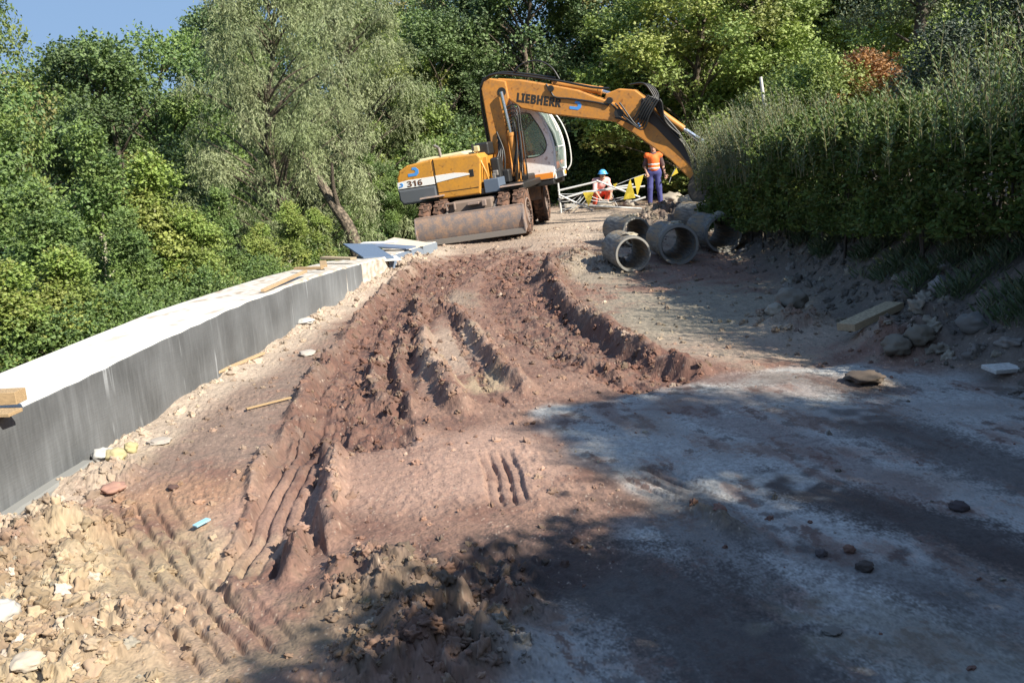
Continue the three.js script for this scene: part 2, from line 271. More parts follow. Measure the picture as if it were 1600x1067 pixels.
  for (let j = 0; j < H; j++) for (let i = 0; i < W; i++) {
    const u = (i + 0.5) / W, v = (j + 0.5) / H, x = TX0 + TXW * u, z = TZ0 - TZL * v, fx = u * (MW - 1), fy = v * (MH - 1), ix = Math.min(MW - 2, fx | 0), iy = Math.min(MH - 2, fy | 0), tx = fx - ix, ty = fy - iy, o = (iy * MW + ix) * 5;
    for (let k = 0; k < 5; k++) m[k] = lerp(lerp(mask[o + k], mask[o + 5 + k], tx), lerp(mask[o + MW * 5 + k], mask[o + MW * 5 + 5 + k], tx), ty);
    const n1 = nz(x * 1.3, z * 1.3), n2 = nz2(x * 4.5, z * 4.5), n3 = nz(x * 15, z * 15), n4 = nz2(x * 46, z * 46), warp = 0.35 * n1 + 0.3 * n2 + 0.16 * n3;
    const [nb, ns] = near[((j / TS) | 0) * (W / TS) + ((i / TS) | 0)];
    c[0] = P.dryRed[0]; c[1] = P.dryRed[1]; c[2] = P.dryRed[2];
    put(P.redMud, 0.5 * sstep(0.1, 0.7, n1 + 0.5 * n2));
    for (const [bx, bz, rx, rz, col, st] of nb) { const q = ((x - bx) / rx) ** 2 + ((z - bz) / rz) ** 2; if (q < 3.2) put(P[col], st * sstep(1.25, 0.55, Math.sqrt(q) + warp * 0.75)); }
    const s = x - wallX(z); if (z > -21 && s < 1) put(P.pale, 0.85 * sstep(0.62, 0.2, s + 0.2 * warp));
    put(P.redMud, m[0] * (0.72 + 0.5 * n2 + 0.2 * n3) * 0.95);
    put(P.mudDark, m[0] * 0.55 * sstep(0.15, 0.75, n2 + 0.6 * n3));
    if (m[3] > 0.01) {
      const al = 0.97 * x - 0.25 * z, ac = 0.25 * x + 0.97 * z, n5 = nz2(al * 5.5, ac * 1.1), n6 = nz(al * 15, ac * 2.6);   // smears drawn out along the way vehicles went
      put(P.conc, m[3] * (0.93 + 0.1 * n3)); put(P.pink, m[3] * 0.4 * sstep(0.0, 0.7, n1 + 0.5 * n5 + 0.4 * n3)); put(P.mudDark, m[3] * 0.72 * sstep(0.3, 0.6, 0.7 * n2 + 0.5 * n1 + 0.16 * n6 + 0.3 * n3 + 0.3 * n4)); put(P.redMud, m[3] * 0.5 * sstep(0.25, 0.7, 0.6 * n5 + 0.5 * n1 + 0.15 * n6 + 0.35 * n3 + 0.3 * n4)); put(P.grey, m[3] * 0.5 * sstep(0.3, 0.75, nz(x * 0.8 + 3, z * 0.8) + 0.3 * n3 + 0.25 * n4));
    }
    for (const [l, col, st] of ns) { const a = l.at(x, z); if (a) put(P[col], st * sstep(1.3, 0.45, Math.abs(a[0]) / l.w + 0.75 * warp + 0.3 * n4) * sstep(-0.2, 0.3, a[1] + 0.4 * n2) ); }
    put(P.brown, m[1] * m[3] * (0.9 + 0.3 * n3)); put(P.grey, m[1] * (1 - m[3]) * 0.45 * (0.5 + n2)); put(P.redMud, m[1] * 0.55 * sstep(-0.2, 0.5, n1 - n2 * 0.5));
    if (m[4] > -0.5) put(P.dark, 0.85 * sstep(-0.45, 0.15, m[4] + 0.25 * warp));  // bank soil darkened: part of the shade below the hedge is in this colour
    const pebble = nz(x * 30 + 7, z * 30); if (pebble > 0.78 && m[2] > 0.15) put(n2 > 0 ? P.pale : P.mudDark, 0.7);
    const n7 = nz(x * 110, z * 110), g = 0.93 + 0.15 * n3 + 0.16 * n4 + 0.11 * n2 + 0.12 * n7, q = (j * W + i) * 4;
    for (let k = 0; k < 3; k++) d[q + k] = clamp(toS(clamp(c[k] * g)), 0, 255); d[q + 3] = 255;
  }
  const t = new THREE.DataTexture(d, W, H); t.magFilter = THREE.LinearFilter; t.minFilter = THREE.LinearMipmapLinearFilter; t.colorSpace = THREE.SRGBColorSpace; t.wrapS = t.wrapT = THREE.ClampToEdgeWrapping; t.needsUpdate = true;
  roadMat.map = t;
  soilAt = (x, z) => { const i = clamp(Math.floor(((x - TX0) / TXW) * W), 0, W - 1), j = clamp(Math.floor(((TZ0 - z) / TZL) * H), 0, H - 1), q = (j * W + i) * 4; return [0, 1, 2].map((k) => Math.pow(d[q + k] / 255, 2.2)); };
}
const grit = noiseTex(512, (u, v) => 0.5 + 0.26 * tileNoise(u, v, 10) + 0.24 * tileNoise(u, v, 28, nz2) + 0.07 * tileNoise(u, v, 80), false);
roadMat.bumpMap = withRepeat(grit, TXW / 0.7, TZL / 0.7); roadMat.bumpScale = 0.0055;
console.log('terrain done');
// ---------------------------------------------------------------- shared materials
const concTex = noiseTex(512, (u, v) => { const n = 0.82 + 0.08 * tileNoise(u, v, 5) + 0.06 * tileNoise(u, v, 22, nz2) + 0.07 * tileNoise(u, v, 80); return [n, n * 0.985, n * 0.955]; }, true);
const concBump = noiseTex(512, (u, v) => 0.5 + 0.2 * tileNoise(u, v, 12) + 0.2 * tileNoise(u, v, 60, nz2) + 0.15 * tileNoise(u, v, 150), false);
const woodTex = noiseTex(512, (u, v) => { const n = 0.72 + 0.14 * tileNoise(u * 0.15, v, 26) + 0.1 * tileNoise(u * 0.3, v, 80, nz2); return [n, n * 0.86, n * 0.66]; }, true);
const M = {
  concrete: new THREE.MeshStandardMaterial({ map: concTex, bumpMap: concBump, bumpScale: 0.004, roughness: 0.9 }),
  wood: new THREE.MeshStandardMaterial({ map: woodTex, roughness: 0.85, color: new THREE.Color().setRGB(0.7, 0.68, 0.66) }),
  palewood: new THREE.MeshStandardMaterial({ map: woodTex, roughness: 0.85, color: new THREE.Color().setRGB(0.85, 0.85, 0.9) }),
  greywood: new THREE.MeshStandardMaterial({ map: woodTex, roughness: 0.9, color: new THREE.Color().setRGB(0.7, 0.78, 0.9) }),
  bluepanel: std(0.1, 0.14, 0.21, 0.45), galv: std(0.62, 0.63, 0.64, 0.45, { metalness: 0.35 }), whitetube: std(0.5, 0.5, 0.49, 0.5), yellow: std(0.55, 0.42, 0.035, 0.6),
};
// ---------------------------------------------------------------- the retaining wall
{
  const wall = thing('retaining_wall', 'long curving concrete retaining wall with black coated face beside the muddy road', 'wall');
  const sweep = (z0, z1, step, section, uvScale = 1) => {   // section(z) -> [[x, y], ...] front to back
    const pos = [], uv = [], idx = []; const zs = []; for (let z = z0; z > z1 + 1e-4; z -= step) zs.push(z); zs.push(z1);
    let n = 0;
    zs.forEach((z) => { const s = section(z); n = s.length; let q = 0; s.forEach(([x, y], k) => { if (k) q += Math.hypot(x - s[k - 1][0], y - s[k - 1][1]); pos.push(x, y, z); uv.push(-z * uvScale, q * uvScale); }); });
    for (let j = 0; j < zs.length - 1; j++) for (let i = 0; i < n - 1; i++) { const a = j * n + i, b = a + n; idx.push(a, a + 1, b, a + 1, b + 1, b); }
    for (const j of [0, zs.length - 1]) for (let i = 1; i < n - 1; i++) j ? idx.push(j * n, j * n + i, j * n + i + 1) : idx.push(0, i + 1, i);
    const g = new THREE.BufferGeometry(); g.setAttribute('position', new THREE.Float32BufferAttribute(pos, 3)); g.setAttribute('uv', new THREE.Float32BufferAttribute(uv, 2)); g.setIndex(idx);
    const f = g.toNonIndexed(); f.computeVertexNormals(); return f;
  };
  const edge = (z) => 0.006 * nz(z * 2.1, 1) + 0.004 * nz(z * 7, 2);
  const body = new THREE.MeshStandardMaterial({ roughness: 0.9, bumpMap: concBump, bumpScale: 0.003 });
  { // pale cast concrete, with sand and mud trodden onto the top further along
    const W = 512, Hh = 2048, d = new Uint8Array(W * Hh * 4);
    for (let j = 0; j < Hh; j++) for (let i = 0; i < W; i++) {
      const v = (i / W) * 4, u = (j / Hh) * 20, q = (j * W + i) * 4;              // v: across the section in metres, u: along
      const n = nz(u * 1.2, v * 2.2), m = nz2(u * 5, v * 7), f = nz(u * 24, v * 24);
      const dirt = clamp(sstep(8.5, 13, u + 1.5 * n) * (0.45 + 0.5 * m + 0.25 * f) + sstep(0.55, 1, n + 0.5 * m) * 0.35);
      const c = [0.62, 0.6, 0.55].map((x, k) => lerp(x * (0.95 + 0.05 * m + 0.05 * f), [0.36, 0.29, 0.22][k], dirt));
      for (let k = 0; k < 3; k++) d[q + k] = 255 * Math.pow(clamp(c[k]), 1 / 2.2); d[q + 3] = 255;
    }
    const t = new THREE.DataTexture(d, W, Hh); t.magFilter = THREE.LinearFilter; t.minFilter = THREE.LinearMipmapLinearFilter; t.colorSpace = THREE.SRGBColorSpace; t.wrapS = t.wrapT = THREE.RepeatWrapping; t.needsUpdate = true;
    t.rotation = Math.PI / 2; t.repeat.set(1 / 4, 1 / 20); body.map = t;
    // uv are (along, across); turn them so that the texture's rows run along the wall
    t.rotation = 0; body.map.repeat.set(1, 1);
  }
  const uvfix = (g) => { const a = g.attributes.uv; for (let i = 0; i < a.count; i++) { const s = a.getX(i), q = a.getY(i); a.setXY(i, q / 4, s / 20); } return g; };
  part('concrete_body', uvfix(sweep(-2.6, -15.6, 0.25, (z) => { const x = wallX(z) + edge(z), t = wallTop(z); return [[x, -0.4], [x, t - 0.025], [x - 0.025, t], [x - 0.8, t + 0.01], [x - 0.82, t - 0.02], [x - 0.86, -3.6], [x, -0.4]]; })), body, wall);
  part('far_section', uvfix(sweep(-15.604, -19.6, 0.25, (z) => { const x = wallX(z) + 0.02 + edge(z), t = wallTop(z) - 0.015; return [[x, -0.4], [x, t - 0.02], [x - 0.02, t], [x - 0.7, t], [x - 0.72, -3.6], [x, -0.4]]; })), body, wall);
  // the coating: brushed bitumen with runs and scuffs, stopping short of the top edge
  const W = 2048, Hh = 256, d = new Uint8Array(W * Hh * 4);
  for (let j = 0; j < Hh; j++) for (let i = 0; i < W; i++) {
    const u = (i / W) * 13, v = j / Hh, q = (j * W + i) * 4;
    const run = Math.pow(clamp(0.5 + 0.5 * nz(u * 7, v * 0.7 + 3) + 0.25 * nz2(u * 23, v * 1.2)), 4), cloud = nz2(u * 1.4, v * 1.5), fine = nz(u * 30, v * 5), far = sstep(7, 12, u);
    const splash = clamp(sstep(0.32 + 0.2 * nz(u * 2.2, 8), 0.0, v) * (0.4 + 0.5 * nz(u * 9, v * 6)));
    const drip = sstep(0.72, 0.9, nz(u * 5.1, 40) + 0.25 * nz2(u * 30, v * 2)) * sstep(-0.3, 0.5, nz2(u * 3, v * 1.5 + 20));
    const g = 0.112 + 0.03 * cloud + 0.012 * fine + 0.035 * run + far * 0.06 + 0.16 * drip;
    const c = [g * 0.96, g * 1.01, g * 1.06].map((x, k) => lerp(x, [0.3, 0.24, 0.195][k], splash * 0.75));
    for (let k = 0; k < 3; k++) d[q + k] = 255 * Math.pow(clamp(c[k]), 1 / 2.2); d[q + 3] = 255;
  }
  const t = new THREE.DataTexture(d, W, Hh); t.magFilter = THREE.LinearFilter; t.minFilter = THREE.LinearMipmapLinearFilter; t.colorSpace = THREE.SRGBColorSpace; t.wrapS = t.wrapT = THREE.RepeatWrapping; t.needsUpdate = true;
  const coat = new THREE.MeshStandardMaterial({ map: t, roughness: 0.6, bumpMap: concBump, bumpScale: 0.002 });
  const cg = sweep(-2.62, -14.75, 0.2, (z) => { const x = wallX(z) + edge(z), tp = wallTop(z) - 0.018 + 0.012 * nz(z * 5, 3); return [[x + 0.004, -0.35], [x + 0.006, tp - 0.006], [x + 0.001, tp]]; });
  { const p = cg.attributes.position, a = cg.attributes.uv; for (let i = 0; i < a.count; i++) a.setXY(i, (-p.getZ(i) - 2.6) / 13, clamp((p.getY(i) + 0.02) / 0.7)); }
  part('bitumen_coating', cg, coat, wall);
  // a ledge of spilt mortar where the wall meets its footing
  part('footing', sweep(-4.0, -6.9, 0.2, (z) => { const x = wallX(z), w = 0.1 + 0.03 * nz(z * 2, 6); return [[x + w, -0.3], [x + w, 0.03], [x + w - 0.02, 0.05], [x - 0.05, 0.06]]; }), std(0.2, 0.2, 0.19, 0.9), wall);
  // blue-grey sheets added over the far section, their colour standing for shaded concrete
  for (let k = 0; k < 3; k++) { const z = -16.15 - k * 1.13, g = sweep(z, z - 1.1, 0.55, (q) => { const x = wallX(q) + 0.035, tp = wallTop(q) - 0.03; return [[x + 0.02, -0.2], [x + 0.02, tp], [x, tp + 0.003], [x, -0.2]]; }); part('shade_sheet', g, std(0.17 + 0.02 * k, 0.22 + 0.015 * k, 0.3, 0.6), wall); }
}
function board(name, label, category, px, py, y, len, w, h, turn, mat, group, roll = 0, pitch = 0) {
  const [x, z] = G(px, py, y), o = single(name, box(w, h, len, 0, h / 2, 0, 0.004), mat, label, category, group);
  o.position.set(x, y, z); o.rotation.set(pitch, turn, roll, 'YXZ'); return o;
}
const top = (px, py) => { const [, z] = G(px, py, 0.6); return wallTop(z) + 0.012; };
board('timber_block', 'squared timber block lying on top of the near end of the white wall', 'timber', 0, 630, 0.70, 0.3, 0.13, 0.085, 1.5, M.wood);
board('plank', 'thin plank under the timber block on the wall edge', 'plank', -8, 648, 0.665, 0.3, 0.14, 0.025, 1.4, M.wood);
[[505, 414, 0.6, 0.1, 0.2, 'weathered plank on the wall top in front of the blue sheets', M.wood], [528, 405, 0.7, 0.13, 0.9, 'wide brown board beside the sheets on the wall', M.greywood], [482, 421, 0.45, 0.07, 1.2, 'short cross board on the sandy wall top', M.wood], [446, 440, 1.6, 0.05, -0.12, 'long thin batten lying along the wall top', M.palewood]].forEach(([px, py, l, w, t, lab, m]) => board('plank', lab, 'plank', px, py, top(px, py) + 0.03, l, w, 0.035, t, m, 'planks on the wall'));
{
  const a = (px, py, z, w, l, turn, pitch, roll, mat, lab, name = 'formwork_panel') => { const p = AT(px, py, z), o = single(name, box(w, 0.025, l, 0, 0, 0, 0.004), mat, lab, 'panel', 'loose panels on the wall'); o.position.copy(p); o.rotation.set(pitch, turn, roll, 'YXZ'); return o; };
  a(575, 392, -16.4, 0.55, 0.95, 0.5, 0.18, -0.12, M.bluepanel, 'tilted blue panel on top of the wall stack');
  a(600, 404, -16.2, 0.5, 0.45, 0.3, 0.05, -0.05, std(0.55, 0.56, 0.55, 0.7), 'pale sheet jutting from under the blue panel');
  a(612, 385, -17.6, 0.3, 0.9, 1.0, 0.05, 0.02, std(0.13, 0.17, 0.25, 0.5), 'dark steel panel lying behind the blue panel');
  a(592, 379, -18.0, 0.16, 0.7, 1.3, 0, 0.04, std(0.7, 0.7, 0.7, 0.6), 'white strip lying at the back of the panel stack');
  a(628, 381, -18.4, 0.5, 0.9, 0.9, 0.1, 0.14, std(0.55, 0.47, 0.36, 0.85), 'bent tan sheet between panels and dozer blade');
}
// ---------------------------------------------------------------- rocks and rubble one can point at
function rockGeo(seed, r, flat = 0.75, detail = 3, bump = 0.3) {
  const g = new THREE.IcosahedronGeometry(1, detail); g.deleteAttribute('uv'); const h = mergeVertices(g.deleteAttribute('normal'), 1e-4), p = h.attributes.position, v = V(0, 0, 0);
  for (let i = 0; i < p.count; i++) { v.fromBufferAttribute(p, i); const n = 1 + bump * nz3(v.x * 1.1 + seed, v.y * 1.1, v.z * 1.1) + bump * 0.45 * nz3(v.x * 2.6, v.y * 2.6 + seed, v.z * 2.6) + bump * 0.22 * nz3(v.x * 6, v.y * 6, v.z * 6 + seed); v.multiplyScalar(n * r); v.x += 0.05 * r * nz3(v.x * 9 / r, v.y * 9 / r, seed); v.z += 0.05 * r * nz3(seed, v.y * 9 / r, v.z * 9 / r); v.y *= flat; p.setXYZ(i, v.x, v.y, v.z); }
  h.computeVertexNormals(); return h;
}
const stoneMat = (r, g, b) => new THREE.MeshStandardMaterial({ color: new THREE.Color().setRGB(r, g, b), roughness: 0.92, bumpMap: withRepeat(concBump, 1, 1), bumpScale: 0.01 });
function stone(px, py, r, rgb, label, flat = 0.75, y = null, turn = 0) {
  const [x, z] = G(px, py), o = single('stone', rockGeo(px * 0.37 + py, r, flat, 4, 0.22), stoneMat(...rgb), label, 'stone'); o.position.set(x, (y ?? GH(x, z)) + r * flat * 0.55, z); o.rotation.y = turn; return o;
}
stone(205, 712, 0.055, [0.374, 0.324, 0.173], 'small rounded yellow stone near the wall, the upper of two', 0.85);
stone(183, 730, 0.075, [0.382, 0.331, 0.187], 'rounded yellow stone below the smaller yellow one', 0.85);
stone(162, 722, 0.085, [0.396, 0.389, 0.374], 'pale grey rubble chunk touching the yellow stone', 0.6);
stone(176, 768, 0.085, [0.317, 0.180, 0.137], 'flat brick red lump below the yellow stones', 0.45);
stone(12, 985, 0.07, [0.432, 0.410, 0.374], 'white stone at the edge of the clod heap', 0.8);
stone(48, 1062, 0.07, [0.418, 0.360, 0.288], 'pale flat stone lowest among the clods', 0.5);
stone(250, 696, 0.09, [0.360, 0.317, 0.274], 'flat beige slab on the trodden strip', 0.16);
stone(478, 513, 0.11, [0.432, 0.418, 0.396], 'flat white stone in the mud row along the wall', 0.35);
stone(480, 552, 0.09, [0.360, 0.324, 0.288], 'pale stone beside the first deep rut', 0.4);
stone(1352, 600, 0.15, [0.086, 0.065, 0.050], 'dark flat mud lump on the bare concrete', 0.3);
stone(1352, 890, 0.04, [0.065, 0.050, 0.043], 'dark clod on the concrete, near a smaller brown one', 0.7);
stone(1328, 862, 0.03, [0.144, 0.079, 0.058], 'small red brown clod on the concrete', 0.7);
stone(1284, 868, 0.03, [0.072, 0.058, 0.058], 'small dark clod left of the red brown one', 0.7);
stone(1500, 795, 0.05, [0.058, 0.043, 0.043], 'dark clod lying on the long mud smear', 0.55);
stone(1300, 988, 0.04, [0.144, 0.130, 0.115], 'flat chip of stone on the pale concrete', 0.3);
stone(1235, 500, 0.17, [0.173, 0.158, 0.130], 'big grey clay lump in the sunlit strip', 0.8);
stone(1212, 508, 0.1, [0.259, 0.238, 0.194], 'pale clay lump leaning on the big one', 0.8);
stone(1402, 562, 0.13, [0.16, 0.14, 0.11], 'large dark clod under the timber at the bank', 0.75);
stone(1435, 560, 0.12, [0.15, 0.13, 0.1], 'dark clod at the foot of the bank', 0.8);
stone(1470, 520, 0.12, [0.2, 0.19, 0.18], 'grey stone half sunk in the dark bank', 0.7);
stone(1520, 560, 0.13, [0.15, 0.14, 0.125], 'blackish stone on the bank by the concrete edge', 0.7);
stone(270, 765, 0.035, [0.086, 0.050, 0.043], 'small dark lump on the ochre patch', 0.6);
{
  const [x, z] = G(1362, 512, 0.1), o = single('timber_beam', box(0.2, 0.075, 0.9, 0, 0.04, 0, 0.006), M.greywood, 'short squared grey beam lying on the dark bank rubble', 'timber');
  o.position.set(x, GH(x, z) + 0.1, z); o.rotation.set(0.08, -0.9, 0.05, 'YXZ');
  const [x2, z2] = G(1568, 588, 0.05), p = single('slab_fragment', box(0.3, 0.035, 0.16, 0, 0, 0, 0.006), M.concrete, 'thin pale slab fragment at the concrete edge under the bank', 'slab');
  p.position.set(x2, GH(x2, z2) + 0.05, z2); p.rotation.set(0.1, 0.3, -0.08, 'YXZ');
}
{ // lath, wet line, tag
  const lay = (name, label, cat, a, b, w, h, mat) => { const [x0, z0] = G(...a), [x1, z1] = G(...b), p = V(x0, GH(x0, z0) + h * 0.5, z0), q = V(x1, GH(x1, z1) + h * 0.5, z1), L = p.distanceTo(q), o = single(name, box(w, h, L, 0, 0, 0, 0.003), mat, label, cat); o.position.copy(p.clone().add(q).multiplyScalar(0.5)); o.position.y += 0.02; o.lookAt(q.x, q.y + 0.02, q.z); return o; };
  lay('wooden_lath', 'long pale wooden lath lying beside the wall', 'lath', [308, 607], [412, 558], 0.045, 0.025, M.palewood);
  lay('wooden_lath', 'half buried thin lath on the trodden strip nearer the ruts', 'lath', [385, 645], [455, 628], 0.03, 0.015, M.wood);
  const t = lay('plastic_wrapper', 'crumpled light blue plastic wrapper on the sandy ground', 'wrapper', [304, 826], [326, 816], 0.045, 0.012, std(0.28, 0.5, 0.62, 0.35)); t.position.y += 0.01;
}
// ---------------------------------------------------------------- crumbs of mud and gravel
{
  const protos = [1, 2, 3, 4].map((s) => { if (s > 2) return rockGeo(s * 13.7, 1, 0.72, 4, 0.5); const g = rockGeo(s * 13.7, 1, 0.75, 1, 0.5).toNonIndexed(); g.computeVertexNormals(); return g; }), rng = rngOf(5), mats = protos.map(() => []), cols = protos.map(() => []), m4 = new THREE.Matrix4(), q = new THREE.Quaternion(), e = new THREE.Euler();
  const drop = (x, z, r, c) => { const k = r > 0.017 ? 2 + ((rng() * 2) | 0) : (rng() * 2) | 0; e.set(rng() * 6, rng() * 6, rng() * 6); q.setFromEuler(e); m4.compose(V(x, GH(x, z) + (r > 0.017 ? -0.1 : 0.1) * r, z), q, V(r * (0.8 + 0.5 * rng()), r * (0.8 + 0.4 * rng()), r * (0.8 + 0.5 * rng()))); mats[k].push(m4.clone()); const f = 0.75 + 0.5 * rng(); cols[k].push([c[0] * f, c[1] * f, c[2] * f]); };
  const red = [0.16, 0.09, 0.07], dry = [0.25, 0.17, 0.135], sand = [0.32, 0.265, 0.185], clay = [0.22, 0.195, 0.155], dark = [0.115, 0.1, 0.082], pale = [0.4, 0.34, 0.28];  // dark repeats the bank soil tone, hedge shade mixed in
  const pick = (...a) => a[(rng() * a.length) | 0];
  const soil = (x, z) => { const a = soilAt(x, z), b = pick(red, dry, clay, sand), t = 0.35 * rng(); return a.map((v, k) => lerp(v, b[k], t)); };
  for (let i = 0; i < 130000; i++) {
    const d = 2.4 + 20 * Math.pow(rng(), 1.5), z = -d, x = lerp(wallX(z) + 0.02, bankX(z) + 0.8, rng()), [, , ridge, rough, conc] = groundH(x, z);
    if (rng() > 0.016 + 0.28 * rough * rough + 0.12 * ridge) continue;
    if (conc > 0.5 && rng() > 0.3) continue;
    drop(x, z, (0.004 + 0.026 * Math.pow(rng(), 3.6)) * (0.6 + 0.9 * rough) * (1 + 0.035 * d), x > bankX(z) - 0.2 ? dark : conc > 0.5 ? pick(dark, red, clay) : soil(x, z));
  }
  for (let i = 0; i < 420; i++) { const [x, z] = G(240 * rng() * rng(), lerp(770, 1067, rng())); if (x < wallX(z) + 0.05) continue; drop(x, z, 0.01 + 0.045 * Math.pow(rng(), 2.8), rng() < 0.8 ? soil(x, z) : pick(sand, clay, pale, pale)); }
  for (let i = 0; i < 300; i++) { const [x, z] = G(lerp(520, 830, rng()), lerp(880, 1067, rng())); drop(x, z, 0.008 + 0.03 * Math.pow(rng(), 3), soil(x, z)); }
  for (let i = 0; i < 500; i++) { const z = -lerp(6.5, 20, rng()), x = bankX(z) + lerp(-0.3, 1.2, rng()); drop(x, z, 0.02 + 0.08 * Math.pow(rng(), 3.5), pick(dark, clay, [0.18, 0.16, 0.14])); }
  for (let i = 0; i < 200; i++) { const z = -lerp(5, 19, rng()), x = wallX(z) + lerp(0.05, 0.5, rng() * rng()); drop(x, z, 0.01 + 0.04 * Math.pow(rng(), 3), soil(x, z)); }
  protos.forEach((g, k) => {
    const o = new THREE.InstancedMesh(g, new THREE.MeshStandardMaterial({ roughness: 0.95 }), mats[k].length); mats[k].forEach((m, i) => { o.setMatrixAt(i, m); o.setColorAt(i, new THREE.Color().setRGB(...cols[k][i])); });
    o.name = numbered('mud_crumbs'); o.castShadow = o.receiveShadow = true; tag(o, ['angular', 'rounded', 'knobbly', 'flattish'][k] + ' crumbs of mud and gravel strewn over the churned road', 'mud', null, 'stuff'); scene.add(o);
  });
  console.log('crumbs', mats.reduce((a, m) => a + m.length, 0));
}
// ---------------------------------------------------------------- concrete pipes
{
  const pipeTex = noiseTex(512, (u, v) => { const n = tileNoise(u, v, 4), m = tileNoise(u, v, 16, nz2), f = tileNoise(u, v, 70), k = 0.44 + 0.08 * m + 0.07 * f, dirt = sstep(0.1, 0.7, n + 0.5 * m); return [lerp(k, 0.5, dirt * 0.8), lerp(k, 0.43, dirt * 0.8), lerp(k * 0.97, 0.34, dirt * 0.8)]; }, true);
  const mat = new THREE.MeshStandardMaterial({ map: pipeTex, bumpMap: concBump, bumpScale: 0.008, roughness: 0.9, side: THREE.DoubleSide });
  const mudMat = new THREE.MeshStandardMaterial({ color: new THREE.Color().setRGB(0.33, 0.29, 0.22), roughness: 0.95 });
  const lathe = (prof) => { const g = new THREE.LatheGeometry(prof.map(([r, y]) => new THREE.Vector2(r, y)), 56); g.rotateX(Math.PI / 2); const a = g.attributes.uv; for (let i = 0; i < a.count; i++) a.setXY(i, a.getX(i) * 2, a.getY(i) * 1.5); return g; };   // axis along z, y -> z
  const pipe = (px, py, r, L, turn, bell, label, foot) => {
    const [x, z] = G(px, py), o = thing('concrete_pipe', label, 'pipe', 'pipes heaped at the trench'), y = GH(x, z), t = 0.16 * r;
    const prof = bell ? [[r - t, -L], [r * 0.97, -L], [r * 0.97, -0.34], [r * 1.0, -0.3], [r * 1.12, -0.2], [r * 1.12, -0.01], [r * 1.1, 0], [r * 0.95, 0], [r * 0.94, -0.01], [r * 0.93, -0.1], [r - t, -0.11], [r - t, -L]] : [[r - t, -L], [r - 0.02, -L], [r, -L + 0.02], [r, -0.06], [r * 0.985, -0.01], [r * 0.97, 0], [r - t + 0.01, 0], [r - t, -0.01], [r - t, -L]];
    part('barrel', lathe(prof), mat, o);
    part('rim', lathe([[r * (bell ? 0.96 : 0.87), 0.001], [r * (bell ? 1.085 : 0.965), 0.001], [r * (bell ? 1.1 : 0.975), -0.004], [r * (bell ? 0.955 : 0.865), -0.004], [r * (bell ? 0.96 : 0.87), 0.001]].map(([a, b]) => [a, b + 0.003])), std(0.24, 0.23, 0.21, 0.9), o);
    if (foot) part('collar', [plate([[-r * 1.02, -0.1], [-r * 0.98, r * 0.55], [-r * 0.6, r * 1.0], [r * 0.75, r * 1.06], [r * 1.06, r * 0.8], [r * 1.12, -0.1], [r * 0.9, -r * 0.7], [-r * 0.85, -r * 0.72]].map((p) => p), 0.12, -0.3).toNonIndexed()].map((g) => g), mat, o).visible = true;
    const mud = rockGeo(px, r * 0.34, 0.35, 3, 0.5); mud.translate(r * 0.05, r * (bell ? 1.1 : 1.0), -0.25); part('mud_cake', mud, mudMat, o);
    o.position.set(x, y + r * (bell ? 1.08 : 0.96), z); o.rotation.y = turn; return o;
  };
  pipe(991, 428, 0.285, 1.05, 0.1, 0, 'short concrete pipe in front, mud caked on top', 0);
  pipe(996, 385, 0.29, 1.1, 0.25, 0, 'concrete pipe directly behind the front pipe');
  pipe(1062, 411, 0.3, 1.25, 0.05, 1, 'belled concrete pipe in the middle of the heap');
  pipe(1132, 395, 0.3, 1.2, 0.12, 1, 'belled concrete pipe nearest the hedge');
  pipe(1112, 362, 0.3, 1.1, 0.3, 0, 'concrete pipe half hidden behind the hedge side pipe');
}
